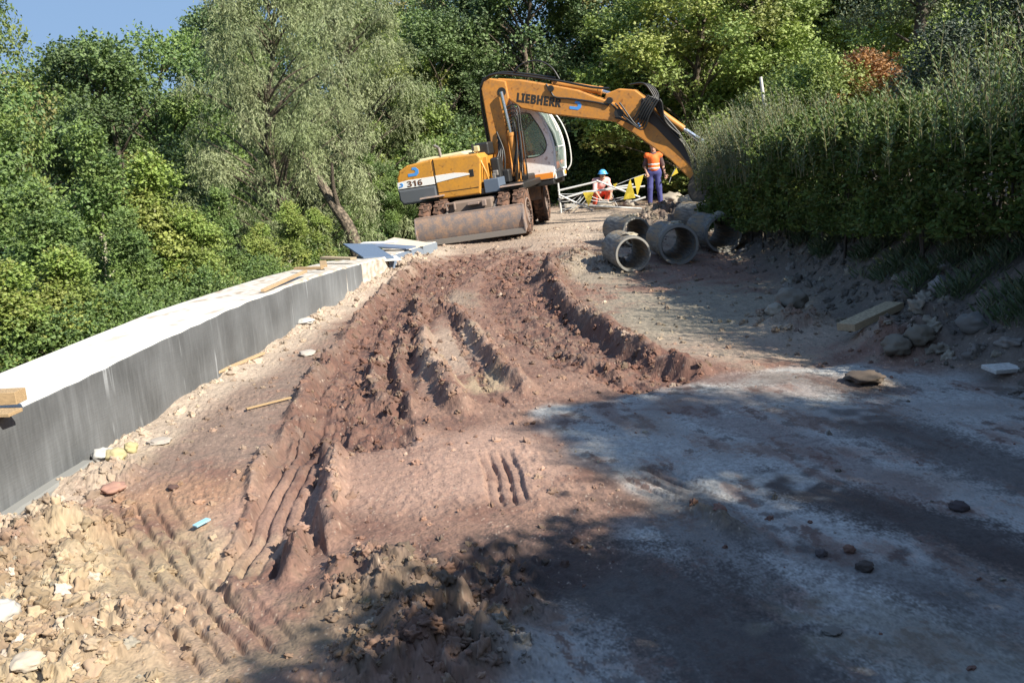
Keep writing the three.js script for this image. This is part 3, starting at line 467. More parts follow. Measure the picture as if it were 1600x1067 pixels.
// ---------------------------------------------------------------- barriers and pennants beyond the digger
{
  const Z = -27;
  const fence = (label, rails, wires, z, mat = M.whitetube) => { const o = thing('tube_barrier', label, 'barrier', 'barriers beyond the excavator'); for (const r of rails) part('rail', bar(AT(r[0], r[1], z + (r[4] ?? 0)), AT(r[2], r[3], z + (r[5] ?? 0)), 0.028, 0.028, 10), mat, o); for (const w of wires) part('wire', tube(w.map(([a, b]) => AT(a, b, z - 0.05)), 0.009, 14, 5), M.galv, o); return o; };
  fence('collapsed white tube barrier with sagging wires beside the excavator wheel', [[872, 298, 932, 284], [872, 312, 912, 301], [873, 304, 926, 329, 0.1, 0.1], [872, 286, 877, 333], [905, 320, 1003, 326, 0.2, 0.2]], [[[873, 303], [895, 303], [918, 298]], [[873, 315], [890, 314], [905, 305]], [[874, 322], [892, 320], [908, 309]], [[875, 327], [893, 325], [912, 308]], [[880, 331], [898, 318], [910, 304]], [[888, 332], [902, 320], [918, 300]], [[895, 333], [910, 318], [924, 302]]], Z);
  fence('white tube barrier tilted behind the pennants', [[912, 300, 1008, 291], [934, 298, 990, 288], [932, 282, 1000, 308, 0.15, 0.15], [985, 316, 1009, 308]], [[[915, 303], [940, 312], [975, 308]], [[920, 312], [950, 316], [990, 306]], [[955, 298], [960, 312], [965, 322]]], Z - 0.5);
  const pen = (label, tris, cord) => { const o = thing('pennant_line', label, 'pennant'); part('cord', tube(cord.map(([a, b]) => AT(a, b, Z + 0.35)), 0.008, 20, 5), M.galv, o); for (const t of tris) { const p = t.map(([a, b]) => AT(a, b, Z + 0.36)), n = V(0, 0, 0.012), g = new THREE.BufferGeometry(), A = p.map((q) => q.clone().add(n)), B = p.map((q) => q.clone().sub(n)), f = []; const tri = (x, y, z) => f.push(...x.toArray(), ...y.toArray(), ...z.toArray()); tri(A[0], A[1], A[2]); tri(B[0], B[2], B[1]); for (let k = 0; k < 3; k++) { const j = (k + 1) % 3; tri(A[k], B[k], B[j]); tri(A[k], B[j], A[j]); } g.setAttribute('position', new THREE.Float32BufferAttribute(f, 3)); g.computeVertexNormals(); part('pennant', g, M.yellow, o); } return o; };
  pen('cord with yellow triangular warning pennants across the trench', [[[911, 301], [928, 300], [920, 322]], [[974, 312], [993, 309], [985, 279]], [[991, 278], [1006, 273], [996, 306]], [[958, 288], [965, 286], [961, 293]]], [[908, 302], [928, 300], [960, 290], [985, 280], [1008, 272]]);
  pen('single yellow pennant standing by the spoil heap', [[[1049, 276], [1057, 262], [1060, 270]]], [[1046, 285], [1049, 276], [1055, 264]]);
  for (const [px, py, r, lab] of [[890, 330, 0.22, 'pale rubble lump by the barrier foot'], [945, 326, 0.26, 'grey rubble lump under the tilted barrier'], [985, 322, 0.2, 'low rubble lump behind the path edge'], [1050, 318, 0.34, 'pale clay lump beside the standing worker'], [1075, 322, 0.3, 'sunlit clay block at the trench edge']]) stone(px, py, r, [0.3, 0.265, 0.22], lab, 0.6);
}
// ---------------------------------------------------------------- the wheeled excavator
const font = await new FontLoader().loadAsync('fonts/droid/droid_sans_bold.typeface.json');
{
  const dirtMap = (r, g, b, amt, seed) => noiseTex(512, (u, v) => { const n = tileNoise(u, v, 3 + seed * 0.1), m = tileNoise(u, v, 11, nz2), f = tileNoise(u, v, 60), rust = sstep(0.72, 0.95, tileNoise(u, v, 6, nz2) + 0.35 * f) * 0.8, dirt = clamp(amt * (0.5 + 0.6 * n + 0.5 * m + 0.2 * f)); return [lerp(lerp(r, 0.55, dirt), 0.3, rust * 0.6), lerp(lerp(g, 0.42, dirt), 0.16, rust * 0.6), lerp(lerp(b, 0.32, dirt), 0.1, rust * 0.6)]; }, true);
  const paint = new THREE.MeshPhysicalMaterial({ map: dirtMap(0.8, 0.57, 0.22, 0.22, 1), roughness: 0.42, clearcoat: 0.25, clearcoatRoughness: 0.35 });
  const armPaint = new THREE.MeshPhysicalMaterial({ map: dirtMap(0.77, 0.52, 0.22, 0.35, 7), roughness: 0.5, clearcoat: 0.1, clearcoatRoughness: 0.4 });
  const grey = std(0.1, 0.11, 0.125, 0.55), white = new THREE.MeshPhysicalMaterial({ map: dirtMap(0.9, 0.9, 0.9, 0.08, 3), roughness: 0.4, clearcoat: 0.3 }), black = std(0.02, 0.02, 0.02, 0.5), chrome = std(0.7, 0.7, 0.7, 0.2, { metalness: 0.95 }), rubberHose = std(0.018, 0.018, 0.018, 0.45), steel = std(0.25, 0.23, 0.21, 0.5, { metalness: 0.5 });
  const mudSteel = new THREE.MeshStandardMaterial({ map: noiseTex(512, (u, v) => { const n = tileNoise(u, v, 4), m = tileNoise(u, v, 14, nz2), f = tileNoise(u, v, 50), d = clamp(0.5 + 0.6 * n + 0.4 * m); return [lerp(0.46, 0.6, d) + 0.06 * f, lerp(0.43, 0.5, d) + 0.05 * f, lerp(0.43, 0.43, d) + 0.05 * f]; }, true), roughness: 0.75, metalness: 0.15 });
  const tyreMat = new THREE.MeshStandardMaterial({ map: noiseTex(256, (u, v) => { const d = clamp(0.6 + 0.5 * tileNoise(u, v, 6) + 0.3 * tileNoise(u, v, 30)); return [lerp(0.14, 0.5, d), lerp(0.12, 0.37, d), lerp(0.11, 0.3, d)]; }, true), roughness: 0.95 });
  const underMud = std(0.2, 0.15, 0.12, 0.9);
  const glass = new THREE.MeshPhysicalMaterial({ transmission: 0.82, thickness: 0, roughness: 0.05, ior: 1.5 }); glass.color.setRGB(0.6, 0.72, 0.68);
  const E = thing('excavator', 'muddy yellow wheeled excavator with dozer blade, its boom reaching to the hedge', 'excavator');
  E.position.copy(EXC); E.position.y = 0.0; E.rotation.z = 5 * Math.PI / 180;
  const U = new THREE.Matrix4().makeRotationY(-12 * Math.PI / 180), S = new THREE.Matrix4().makeRotationY(-18 * Math.PI / 180);   // chassis and slewed upper structure
  const cp = (n, g, m, p = E) => part(n, g, m, p, U), up = (n, g, m, p = E) => part(n, g, m, p, S);
  // ---- chassis
  cp('chassis', [box(1.0, 0.42, 3.3, 0, 0.72, 0, 0.04), box(0.75, 0.3, 0.9, 0, 0.5, 0.9, 0.04), box(0.75, 0.3, 0.9, 0, 0.5, -0.9, 0.04), box(1.9, 0.08, 1.3, 0, 0.9, 0, 0.02), box(1.7, 0.24, 0.24, 0, 0.5, 1.28, 0.04), box(1.7, 0.24, 0.24, 0, 0.5, -1.28, 0.04)], underMud);
  cp('slew_ring', new THREE.CylinderGeometry(0.62, 0.66, 0.18, 40).translate(0, 1.0, 0), black);
  for (const sx of [-1, 1]) for (const sz of [-1, 1]) {
    const w = new THREE.Group(); w.name = 'wheel'; E.add(w);
    for (const off of [0.74, 1.08]) {
      const tp = [[0.28, -0.12], [0.4, -0.135], [0.46, -0.13], [0.495, -0.1], [0.5, 0], [0.495, 0.1], [0.46, 0.13], [0.4, 0.135], [0.28, 0.12]].map(([r, y]) => new THREE.Vector2(r, y));
      const t = new THREE.LatheGeometry(tp, 40); const lugs = [];
      for (let k = 0; k < 18; k++) for (const q of [-1, 1]) { const g = box(0.13, 0.03, 0.055, q * 0.062, 0.505, 0, 0.008); g.rotateY(q * 0.35); g.rotateX(((k + (q > 0 ? 0.5 : 0)) / 18) * Math.PI * 2); lugs.push(g); }
      t.rotateZ(Math.PI / 2);
      const all = [t, ...lugs]; all.forEach((g) => g.translate(sx * off, 0.5, sz * 1.28)); cp('tyre', all, tyreMat, w);
    }
    const rim = new THREE.LatheGeometry([[0.02, -0.02], [0.1, -0.02], [0.12, -0.1], [0.24, -0.12], [0.27, -0.03], [0.295, 0.02], [0.295, 0.09], [0.27, 0.09]].map(([r, y]) => new THREE.Vector2(r, y)), 32); rim.rotateZ(-Math.PI / 2 * sx); rim.translate(sx * 1.13, 0.5, sz * 1.28);
    const nuts = []; for (let k = 0; k < 8; k++) { const g = new THREE.CylinderGeometry(0.018, 0.018, 0.03, 6); g.rotateZ(Math.PI / 2); g.translate(sx * 1.235, 0.5 + 0.17 * Math.sin(k * Math.PI / 4), sz * 1.28 + 0.17 * Math.cos(k * Math.PI / 4)); nuts.push(g); }
    cp('rim', rim, mudSteel, w); nuts.forEach((g) => cp('wheel_nut', g, mudSteel, w));
    cp('mudguard', [plate([[-0.56, 0.02], [-0.45, 0.4], [-0.2, 0.57], [0.15, 0.58], [0.2, 0.55], [-0.18, 0.53], [-0.41, 0.37], [-0.52, 0.02]].map(([a, b]) => [a * sz * -1, b]), 0.5, -0.25, 0.006).rotateY(Math.PI / 2).translate(sx * 0.93, 0.55, sz * 1.28)], mudSteel, w);
  }
  // ---- dozer blade in front of the near axle
  { const blade = new THREE.Group(); blade.name = 'dozer_blade'; E.add(blade);
    const prof = []; for (let k = 0; k <= 10; k++) { const a = lerp(-0.5, 0.42, k / 10); prof.push([2.02 - 0.42 * (1 - Math.cos(a)) * 1.6, 0.44 + 0.62 * Math.sin(a)]); }
    const back = prof.map(([a, b]) => [a - 0.035, b]).reverse(), s = plate([...prof, ...back], 2.42, -1.21, 0.004).rotateY(-Math.PI / 2); cp('blade_plate', s, mudSteel, blade);
    cp('cutting_edge', box(2.44, 0.12, 0.04, 0, 0.15, 1.98, 0.006), steel, blade);
    for (const q of [-1, 1]) cp('end_plate', plate([[1.78, 0.2], [2.0, 0.12], [2.06, 0.4], [1.96, 0.72], [1.84, 0.7]], 0.03, -0.015, 0.004).rotateY(-Math.PI / 2).translate(q * 1.22, 0, 0), mudSteel, blade);
    cp('top_rail', box(2.42, 0.06, 0.08, 0, 0.7, 1.9, 0.01), mudSteel, blade);
    for (const q of [-0.42, 0.42]) { cp('push_arm', bar(V(q, 0.55, 1.2), V(q, 0.34, 1.92), 0.07, 0.06), underMud, blade); cp('lift_ram', [bar(V(q * 1.3, 0.82, 1.3), V(q * 1.3, 0.68, 1.72), 0.05), bar(V(q * 1.3, 0.68, 1.72), V(q * 1.3, 0.58, 1.9), 0.028)], steel, blade); }
    cp('bracket', [box(0.2, 0.03, 0.1, -0.42, 0.93, 1.72, 0.01), box(0.03, 0.16, 0.1, -0.51, 0.86, 1.72, 0.008), box(0.03, 0.16, 0.1, -0.33, 0.86, 1.72, 0.008)], mudSteel, blade);
    cp('bracket', [box(0.26, 0.05, 0.12, 0.1, 0.86, 1.72, 0.01), box(0.1, 0.14, 0.1, 0.34, 0.84, 1.72, 0.02)], mudSteel, blade);
  }
  // ---- upper structure: x is forward, z the side turned to the road
  up('deck', [box(2.75, 0.14, 2.3, -0.05, 1.06, 0, 0.03), box(0.9, 0.3, 0.7, 0.75, 1.1, 0, 0.04)], black);
  const ctw = [[-1.6, 1.0], [-1.68, 1.12], [-1.68, 1.36], [-0.72, 1.36], [-0.72, 1.0]];
  up('counterweight', plate(ctw, 2.44, -1.22, 0.05), grey);
  const hood = up('engine_hood', [plate([[-1.68, 1.365], [-1.655, 1.62], [-1.57, 1.78], [-1.36, 1.88], [-0.725, 1.935], [-0.725, 1.365]], 2.4, -1.2, 0.04), plate([[-0.715, 1.02], [-0.715, 1.935], [0.36, 1.9], [0.43, 1.8], [0.3, 1.02]], 2.4, -1.2, 0.03)], paint);
  up('hood_cover', [plate([[-1.42, 1.86], [-1.25, 1.97], [-0.2, 2.0], [-0.05, 1.93], [-0.05, 1.88]], 1.5, -0.85, 0.04)], std(0.62, 0.56, 0.34, 0.5), hood);
  up('door_seam', [box(0.014, 0.84, 0.012, -0.72, 1.48, 1.2, 0.003), box(1.0, 0.014, 0.012, -0.21, 1.17, 1.2, 0.003)], black, hood);
  up('side_stripe', [plate([[-0.7, 1.4], [-0.7, 1.56], [-0.25, 1.56], [-0.02, 1.53], [0.12, 1.5], [0.12, 1.47], [-0.3, 1.44]], 0.012, 1.196, 0.002), plate([[-1.66, 1.375], [-1.66, 1.52], [-1.4, 1.55], [-0.74, 1.55], [-0.74, 1.375]], 0.012, 1.196, 0.002)], std(0.82, 0.82, 0.8, 0.5), hood);
  up('door_latch', [box(0.1, 0.16, 0.02, 0.17, 1.5, 1.2, 0.01)], black, hood);
  const text = (str, size, x, y, z, turn, mat, name, parent, sx = 1) => { const g = new TextGeometry(str, { font, size, depth: 0.006, curveSegments: 5 }); g.scale(sx, 1, 1); g.rotateZ(turn); g.translate(x, y, z); up(name, g, mat, parent); };
  text('316', 0.125, -1.42, 1.4, 1.209, 0, std(0.12, 0.05, 0.02, 0.6), 'lettering', hood, 1.35);
  const swoosh = (x, y, s, z, t) => { const g = plate([[-0.5, -0.28], [-0.5, -0.05], [0.1, -0.05], [0.2, 0.08], [0.12, 0.2], [-0.12, 0.24], [-0.05, 0.42], [0.28, 0.4], [0.48, 0.18], [0.46, -0.1], [0.24, -0.28]], 0.03, 0, 0.004); g.scale(s, s, 0.3); g.rotateZ(t); g.translate(x, y, z); return g; };
  const blue = std(0.08, 0.3, 0.72, 0.5);
  up('emblem', swoosh(-1.22, 1.7, 0.28, 1.197, 0), blue, hood);
  up('emblem', swoosh(-1.57, 1.45, 0.12, 1.207, 0.2), blue, hood);
  up('step_box', [box(0.36, 0.3, 0.5, 0.58, 1.16, 0.92, 0.02)], std(0.1, 0.13, 0.18, 0.5));
  up('hand_rail', [tube([V(0.36, 1.86, 1.12), V(0.42, 1.7, 1.14), V(0.5, 1.45, 1.15), V(0.52, 1.3, 1.13)], 0.022, 14), box(0.1, 0.5, 0.04, 0.46, 1.55, 1.0, 0.01)], paint);
  up('exhaust', [bar(V(-0.72, 1.95, 0.62), V(-0.74, 2.16, 0.62), 0.035), bar(V(-0.74, 2.16, 0.62), V(-0.84, 2.22, 0.62), 0.035, 0.03)], steel);
  up('work_lamp', [box(0.14, 0.14, 0.1, 0.2, 2.0, 0.7, 0.03), bar(V(0.2, 1.88, 0.7), V(0.2, 1.95, 0.7), 0.02)], std(0.5, 0.45, 0.25, 0.4));
  up('valve_block', [box(0.34, 0.3, 0.4, 0.3, 1.97, 0.45, 0.05), box(0.22, 0.5, 0.3, 0.62, 1.5, 0.7, 0.05), box(0.16, 0.3, 0.22, 0.8, 1.3, 0.6, 0.04)], black);
  up('bracket', [box(0.08, 0.34, 0.06, 0.66, 1.25, 1.12, 0.015), box(0.12, 0.12, 0.08, 0.7, 1.42, 1.1, 0.02), box(0.05, 0.2, 0.05, 0.6, 1.14, 1.13, 0.01)], steel);
  // ---- boom: upright foot, long main boom
  const foot = [[0.36, 1.0], [0.4, 2.2], [0.38, 3.3], [0.46, 3.44], [0.62, 3.5], [0.98, 3.38], [1.0, 3.0], [0.86, 2.8], [0.82, 2.2], [0.8, 1.4], [0.74, 1.0]];
  up('boom_foot', plate(foot, 0.5, -0.25, 0.025), armPaint);
  const main = [[0.92, 3.02], [0.7, 3.34], [0.8, 3.47], [1.3, 3.36], [2.15, 3.08], [2.6, 2.92], [3.0, 2.7], [3.4, 2.5], [3.52, 2.36], [3.5, 2.14], [3.36, 2.1], [2.6, 2.3], [1.9, 2.49], [1.25, 2.72]];
  const boom = up('main_boom', plate(main, 0.4, -0.2, 0.03), armPaint);
  { // lettering along the side of the boom
    const g = new TextGeometry('LIEBHERR', { font, size: 0.19, depth: 0.004, curveSegments: 5, bevelEnabled: true, bevelThickness: 0.002, bevelSize: 0.009, bevelSegments: 1 }); g.computeBoundingBox(); const L = g.boundingBox.max.x; g.scale(1.06 / L, 1, 1); g.rotateZ(-0.275); g.translate(1.14, 2.9, 0.199); up('lettering', g, std(0.03, 0.025, 0.02, 0.6), boom);
    up('emblem', swoosh(2.5, 2.58, 0.27, 0.197, -0.27), blue, boom);
  }
  for (const [x, y, r] of [[0.86, 3.16, 0.1], [2.0, 3.05, 0.07], [3.45, 2.28, 0.1], [0.52, 1.25, 0.09], [3.28, 2.58, 0.07]]) up('pivot_pin', new THREE.CylinderGeometry(r, r, 0.52, 20).rotateX(Math.PI / 2).translate(x, y, 0), black);
  for (const q of [-0.33, 0.33]) {
    const ram = new THREE.Group(); ram.name = 'boom_ram'; E.add(ram);
    up('barrel', [bar(V(0.98, 1.08, q), V(0.95, 2.2, q), 0.085, 0.085, 16), bar(V(0.95, 2.16, q), V(0.95, 2.24, q), 0.1, 0.1, 16)], armPaint, ram); up('rod', [bar(V(0.95, 2.2, q), V(0.87, 3.16, q), 0.042, 0.042, 12)], chrome, ram);
    up('ram_pipe', [tube([V(1.08, 1.2, q), V(1.07, 1.7, q + 0.03), V(1.06, 2.15, q)], 0.014)], steel, ram);
  }
  { const ram = new THREE.Group(); ram.name = 'arm_ram'; E.add(ram); up('barrel', [bar(V(2.0, 3.17, 0), V(3.05, 2.83, 0), 0.085, 0.085, 16), bar(V(3.02, 2.84, 0), V(3.1, 2.81, 0), 0.1, 0.1, 16)], armPaint, ram); up('rod', [bar(V(3.05, 2.83, 0), V(3.34, 2.7, 0), 0.042)], chrome, ram); }
  // ---- arm, bucket ram, linkage and bucket
  const arm = up('arm', plate([[3.14, 2.6], [3.2, 2.74], [3.5, 2.8], [3.85, 2.72], [4.05, 2.52], [4.1, 2.25], [4.3, 1.95], [4.78, 1.3], [5.05, 0.72], [4.95, 0.6], [4.82, 0.62], [4.42, 1.12], [3.7, 1.8], [3.36, 2.06], [3.3, 2.3]], 0.32, -0.16, 0.025), armPaint);
  up('arm_cheek', [plate([[3.98, 2.52], [4.1, 2.5], [4.2, 2.2], [4.05, 2.0], [3.85, 2.1]], 0.38, -0.19, 0.01)], black, arm);
  up('arm_overlay', [plate([[4.12, 2.24], [4.32, 2.0], [4.82, 1.32], [5.07, 0.76], [4.97, 0.7], [4.66, 1.24], [4.2, 1.86], [4.0, 2.05]], 0.345, -0.1725, 0.01)], std(0.05, 0.042, 0.038, 0.7), arm);  // black plate laid over the arm for its muddy, hose-covered lower half
  up('emblem', swoosh(3.8, 1.96, 0.16, 0.157, -0.8), blue, arm);
  { const ram = new THREE.Group(); ram.name = 'bucket_ram'; E.add(ram); up('barrel', [bar(V(4.1, 2.36, 0), V(4.78, 1.72, 0), 0.075, 0.075, 16)], armPaint, ram); up('rod', [bar(V(4.78, 1.72, 0), V(5.1, 1.38, 0), 0.04)], chrome, ram); }
  up('linkage', [bar(V(5.1, 1.38, 0.12), V(5.34, 0.72, 0.12), 0.04), bar(V(5.1, 1.38, -0.12), V(5.34, 0.72, -0.12), 0.04), bar(V(5.1, 1.38, 0), V(4.86, 1.02, 0), 0.05)], black);
  up('splash_guard', [box(0.5, 0.03, 0.26, 0, 0, 0, 0.01).rotateZ(-0.72).translate(5.02, 1.55, 0.05)], std(0.3, 0.36, 0.5, 0.35));
  { const bp = []; for (let k = 0; k <= 12; k++) { const a = lerp(1.9, 5.2, k / 12); bp.push([5.15 + 0.38 * Math.cos(a), 0.42 + 0.4 * Math.sin(a)]); } const inn = bp.map(([x, y]) => [lerp(x, 5.15, 0.1), lerp(y, 0.42, 0.1)]).reverse(); const bk = up('bucket', [plate([...bp, ...inn], 0.9, -0.45, 0.004), plate(bp, 0.03, -0.45, 0.004), plate(bp, 0.03, 0.42, 0.004)], std(0.08, 0.07, 0.06, 0.7)); for (let k = 0; k < 5; k++) up('tooth', box(0.16, 0.05, 0.07, bp[12][0] + 0.06, bp[12][1] - 0.02, -0.38 + k * 0.19, 0.01), steel, bk); }
  // ---- hoses
  const hose = (pts, r = 0.018) => up('hose', tube(pts.map((p) => V(...p)), r, 28, 6), rubberHose);
  hose([[0.34, 1.3, 0.1], [0.3, 2.2, 0.12], [0.32, 3.2, 0.14], [0.42, 3.5, 0.14], [0.7, 3.58, 0.14], [1.3, 3.45, 0.14], [2.2, 3.18, 0.15], [3.0, 2.9, 0.17], [3.3, 2.84, 0.17]], 0.028);
  hose([[0.33, 1.3, -0.05], [0.3, 2.2, -0.05], [0.33, 3.25, -0.05], [0.46, 3.54, -0.05], [0.8, 3.6, -0.04], [1.5, 3.44, 0], [2.1, 3.26, 0.05]], 0.03);
  hose([[1.1, 3.52, 0.05], [1.35, 3.68, 0.06], [1.75, 3.7, 0.08], [2.05, 3.5, 0.1], [2.2, 3.22, 0.12]], 0.02);
  hose([[1.9, 3.16, 0.2], [1.98, 3.0, 0.22], [2.05, 2.86, 0.22], [2.4, 2.76, 0.22], [3.0, 2.58, 0.22], [3.25, 2.48, 0.22]], 0.022);
  for (let k = 0; k < 6; k++) { const q = 0.2 + 0.02 * k, o = 0.05 * k; hose([[3.3 + o, 2.5 - 0.3 * (k % 2), q], [3.7 + o, 2.1 - o, q + 0.06], [4.0 + o * 0.6, 2.4 - o, q + 0.1], [4.15 + o, 2.55 - 0.5 * o, q + 0.04], [4.3 + o * 0.6, 2.2 - o, q], [4.75, 1.5 + o * 0.3, q * 0.8]], 0.02); }
  for (let k = 0; k < 5; k++) hose([[4.0 + 0.05 * k, 2.5 - 0.08 * k, 0.2], [4.25 + 0.05 * k, 2.15 - 0.07 * k, 0.24], [4.5 + 0.06 * k, 1.85 - 0.1 * k, 0.22], [4.75 + 0.04 * k, 1.55 - 0.1 * k, 0.2], [5.0, 1.0, 0.19]], 0.02);
  for (let k = 0; k < 4; k++) hose([[3.75 + 0.05 * k, 2.85, 0.1 - 0.07 * k], [4.05 + 0.04 * k, 2.82 - 0.02 * k, 0.1 - 0.07 * k], [4.22 + 0.03 * k, 2.55, 0.12 - 0.06 * k], [4.3, 2.3, 0.13], [4.72, 1.62, 0.15]], 0.02);
  for (let k = 0; k < 7; k++) { const q = 0.3 + 0.04 * (k % 3); hose([[0.85 + 0.06 * k, 1.15 + 0.05 * (k % 2), q + 0.12], [0.95 + 0.05 * k, 1.5, q + 0.2], [1.04 + 0.03 * k, 1.95 + 0.06 * k, q + 0.05], [0.98 + 0.03 * k, 2.35 + 0.08 * k, q - 0.05], [0.85, 2.2 + 0.1 * k, 0.26]], 0.017); }
  for (let k = 0; k < 4; k++) hose([[0.46 + 0.06 * k, 1.2, 0.5], [0.52 + 0.07 * k, 1.5, 0.62 - 0.05 * k], [0.62 + 0.04 * k, 1.85, 0.4], [0.6, 2.0 + 0.1 * k, 0.27]], 0.022);
  // ---- cab on the far side of the boom
  const cab = new THREE.Group(); cab.name = 'cab'; E.add(cab);
  const outline = [[0.45, 1.05], [1.62, 1.06], [1.68, 1.2], [1.72, 1.75], [1.66, 2.1], [1.5, 2.5], [1.38, 2.66], [1.2, 2.72], [0.7, 2.74], [0.5, 2.66], [0.45, 2.5]];
  const side = (z) => { const s = new THREE.Shape(outline.map((p) => new THREE.Vector2(...p))), h = new THREE.Path(); h.moveTo(0.56, 1.62); h.lineTo(1.18, 1.6); h.bezierCurveTo(1.45, 1.58, 1.6, 1.7, 1.58, 1.9); h.bezierCurveTo(1.55, 2.15, 1.4, 2.4, 1.3, 2.58); h.lineTo(1.2, 2.62); h.lineTo(0.6, 2.62); h.lineTo(0.56, 2.55); s.holes.push(h); const g = new THREE.ExtrudeGeometry(s, { depth: 0.04, bevelEnabled: true, bevelThickness: 0.008, bevelSize: 0.008, bevelSegments: 2, curveSegments: 10 }); g.translate(0, 0, z); return { g, h }; };
  const A = side(-0.3), B = side(-1.28);
  up('side_panel', A.g, white, cab); up('side_panel', B.g, white, cab);
  const pane = (z) => { const g = new THREE.ShapeGeometry(new THREE.Shape(A.h.getPoints(8))); g.translate(0, 0, z); return g; };
  up('side_window', pane(-0.285), glass, cab); up('side_window', pane(-1.26), glass, cab);
  up('window_seal', tube(A.h.getPoints(8).map((p) => V(p.x, p.y, -0.252)), 0.012, 60, 5), black, cab);
  up('roof', [plate([[0.46, 2.72], [0.6, 2.8], [1.2, 2.79], [1.4, 2.7], [1.38, 2.65], [1.2, 2.72]], 1.0, -1.27, 0.015)], white, cab);
  up('floor', [box(1.2, 0.1, 0.94, 1.05, 1.11, -0.77, 0.02), box(1.16, 0.12, 1.02, 1.06, 0.97, -0.77, 0.03)], black, cab);
  up('sill', [box(1.2, 0.13, 0.015, 1.04, 1.13, -0.246, 0.004), box(0.015, 0.1, 0.98, 1.665, 1.13, -0.77, 0.004)], std(0.72, 0.25, 0.03, 0.5), cab);
  const fr = [[1.7, 1.22], [1.735, 1.75], [1.68, 2.1], [1.52, 2.5], [1.4, 2.67]];
  const front = (z0, z1, ya, yb) => { const p = fr.filter(([, y]) => y >= ya && y <= yb), g = new THREE.PlaneGeometry(1, 1, 1, p.length - 1), a = g.attributes.position; p.forEach(([x, y], i) => { a.setXYZ(2 * i, x, y, z0); a.setXYZ(2 * i + 1, x, y, z1); }); g.computeVertexNormals(); return g; };
  up('windscreen', front(-0.32, -1.24, 1.7, 3), glass, cab); up('lower_screen', front(-0.32, -1.24, 1.2, 1.8), glass, cab);
  up('front_frame', [tube(fr.map(([x, y]) => V(x, y, -0.31)), 0.028, 20), tube(fr.map(([x, y]) => V(x, y, -1.25)), 0.028, 20), bar(V(1.735, 1.75, -0.31), V(1.735, 1.75, -1.25), 0.014), bar(V(1.7, 1.22, -0.31), V(1.7, 1.22, -1.25), 0.03)], white, cab);
  up('guard_bar', [tube([V(1.46, 2.66, -1.28), V(1.66, 2.45, -1.3), V(1.84, 1.95, -1.3), V(1.84, 1.3, -1.29), V(1.74, 1.16, -1.27)], 0.016, 24), tube([V(1.5, 2.64, -0.9), V(1.62, 2.42, -0.9), V(1.72, 2.1, -0.88)], 0.01, 16)], std(0.6, 0.6, 0.58, 0.4), cab);
  up('lower_front', [box(0.06, 0.2, 0.96, 1.67, 1.13, -0.78, 0.015)], std(0.55, 0.56, 0.56, 0.5), cab);
  up('marker_lamp', [box(0.03, 0.09, 0.1, 1.705, 1.12, -1.14, 0.01)], std(0.85, 0.35, 0.06, 0.3), cab);
  up('rear_panel', [box(0.04, 0.6, 0.9, 0.47, 1.36, -0.77, 0.01), box(0.04, 1.1, 0.05, 0.47, 2.15, -0.32, 0.01), box(0.04, 1.1, 0.05, 0.47, 2.15, -1.22, 0.01)], white, cab);
  up('seat', [box(0.5, 0.14, 0.5, 0.86, 1.5, -0.78, 0.05), box(0.14, 0.68, 0.48, 0.62, 1.86, -0.78, 0.05), box(0.3, 0.3, 0.4, 0.86, 1.3, -0.78, 0.03)], std(0.04, 0.04, 0.045, 0.8), cab);
  up('console', [box(0.42, 0.1, 0.12, 1.0, 1.7, -0.48, 0.03), box(0.12, 0.5, 0.3, 1.5, 1.45, -0.78, 0.04), new THREE.TorusGeometry(0.17, 0.016, 8, 24).rotateY(Math.PI / 2).rotateZ(0.5).translate(1.38, 1.78, -0.78)], std(0.07, 0.07, 0.07, 0.6), cab);
  up('mirror', [bar(V(0.2, 1.95, 1.0), V(0.24, 2.02, 1.05), 0.01), box(0.03, 0.14, 0.1, 0.24, 2.05, 1.06, 0.01)], black);
}
console.log('excavator done');
// ---------------------------------------------------------------- people
const caps = (p, a, b, r0, r1) => { const bx = b[0] - a[0], by = b[1] - a[1], bz = b[2] - a[2], px = p[0] - a[0], py = p[1] - a[1], pz = p[2] - a[2], t = clamp((px * bx + py * by + pz * bz) / (bx * bx + by * by + bz * bz + 1e-9)); return Math.hypot(px - bx * t, py - by * t, pz - bz * t) - lerp(r0, r1, t); };
const smin = (a, b, k) => { const h = clamp(0.5 + 0.5 * (b - a) / k); return lerp(b, a, h) - k * h * (1 - h); };
function sdfMesh(fn, c, S, res) {
  const mc = new MarchingCubes(res, new THREE.MeshStandardMaterial(), false, false, 90000); mc.isolation = 0;
  const half = res / 2; for (let z = 0; z < res; z++) for (let y = 0; y < res; y++) for (let x = 0; x < res; x++) mc.field[x + y * res + z * res * res] = -fn([c[0] + S * (x - half) / half, c[1] + S * (y - half) / half, c[2] + S * (z - half) / half]);
  mc.update(); const n = mc.count, g = new THREE.BufferGeometry(), p = Float32Array.from(mc.positionArray.subarray(0, n * 3)); for (let i = 0; i < n; i++) for (let k = 0; k < 3; k++) p[i * 3 + k] = p[i * 3 + k] * S + c[k];
  g.setAttribute('position', new THREE.BufferAttribute(p, 3)); const h = mergeVertices(g, 1e-5); h.computeVertexNormals();
  return h;
}
const skin = std(0.5, 0.29, 0.2, 0.6), vestMat = std(0.95, 0.17, 0.03, 0.7), trouserMat = std(0.055, 0.06, 0.2, 0.85), bootMat = std(0.05, 0.045, 0.04, 0.8), shirtMat = std(0.1, 0.06, 0.06, 0.85), tapeMat = std(0.7, 0.7, 0.68, 0.4), hairMat = std(0.05, 0.035, 0.025, 0.8);
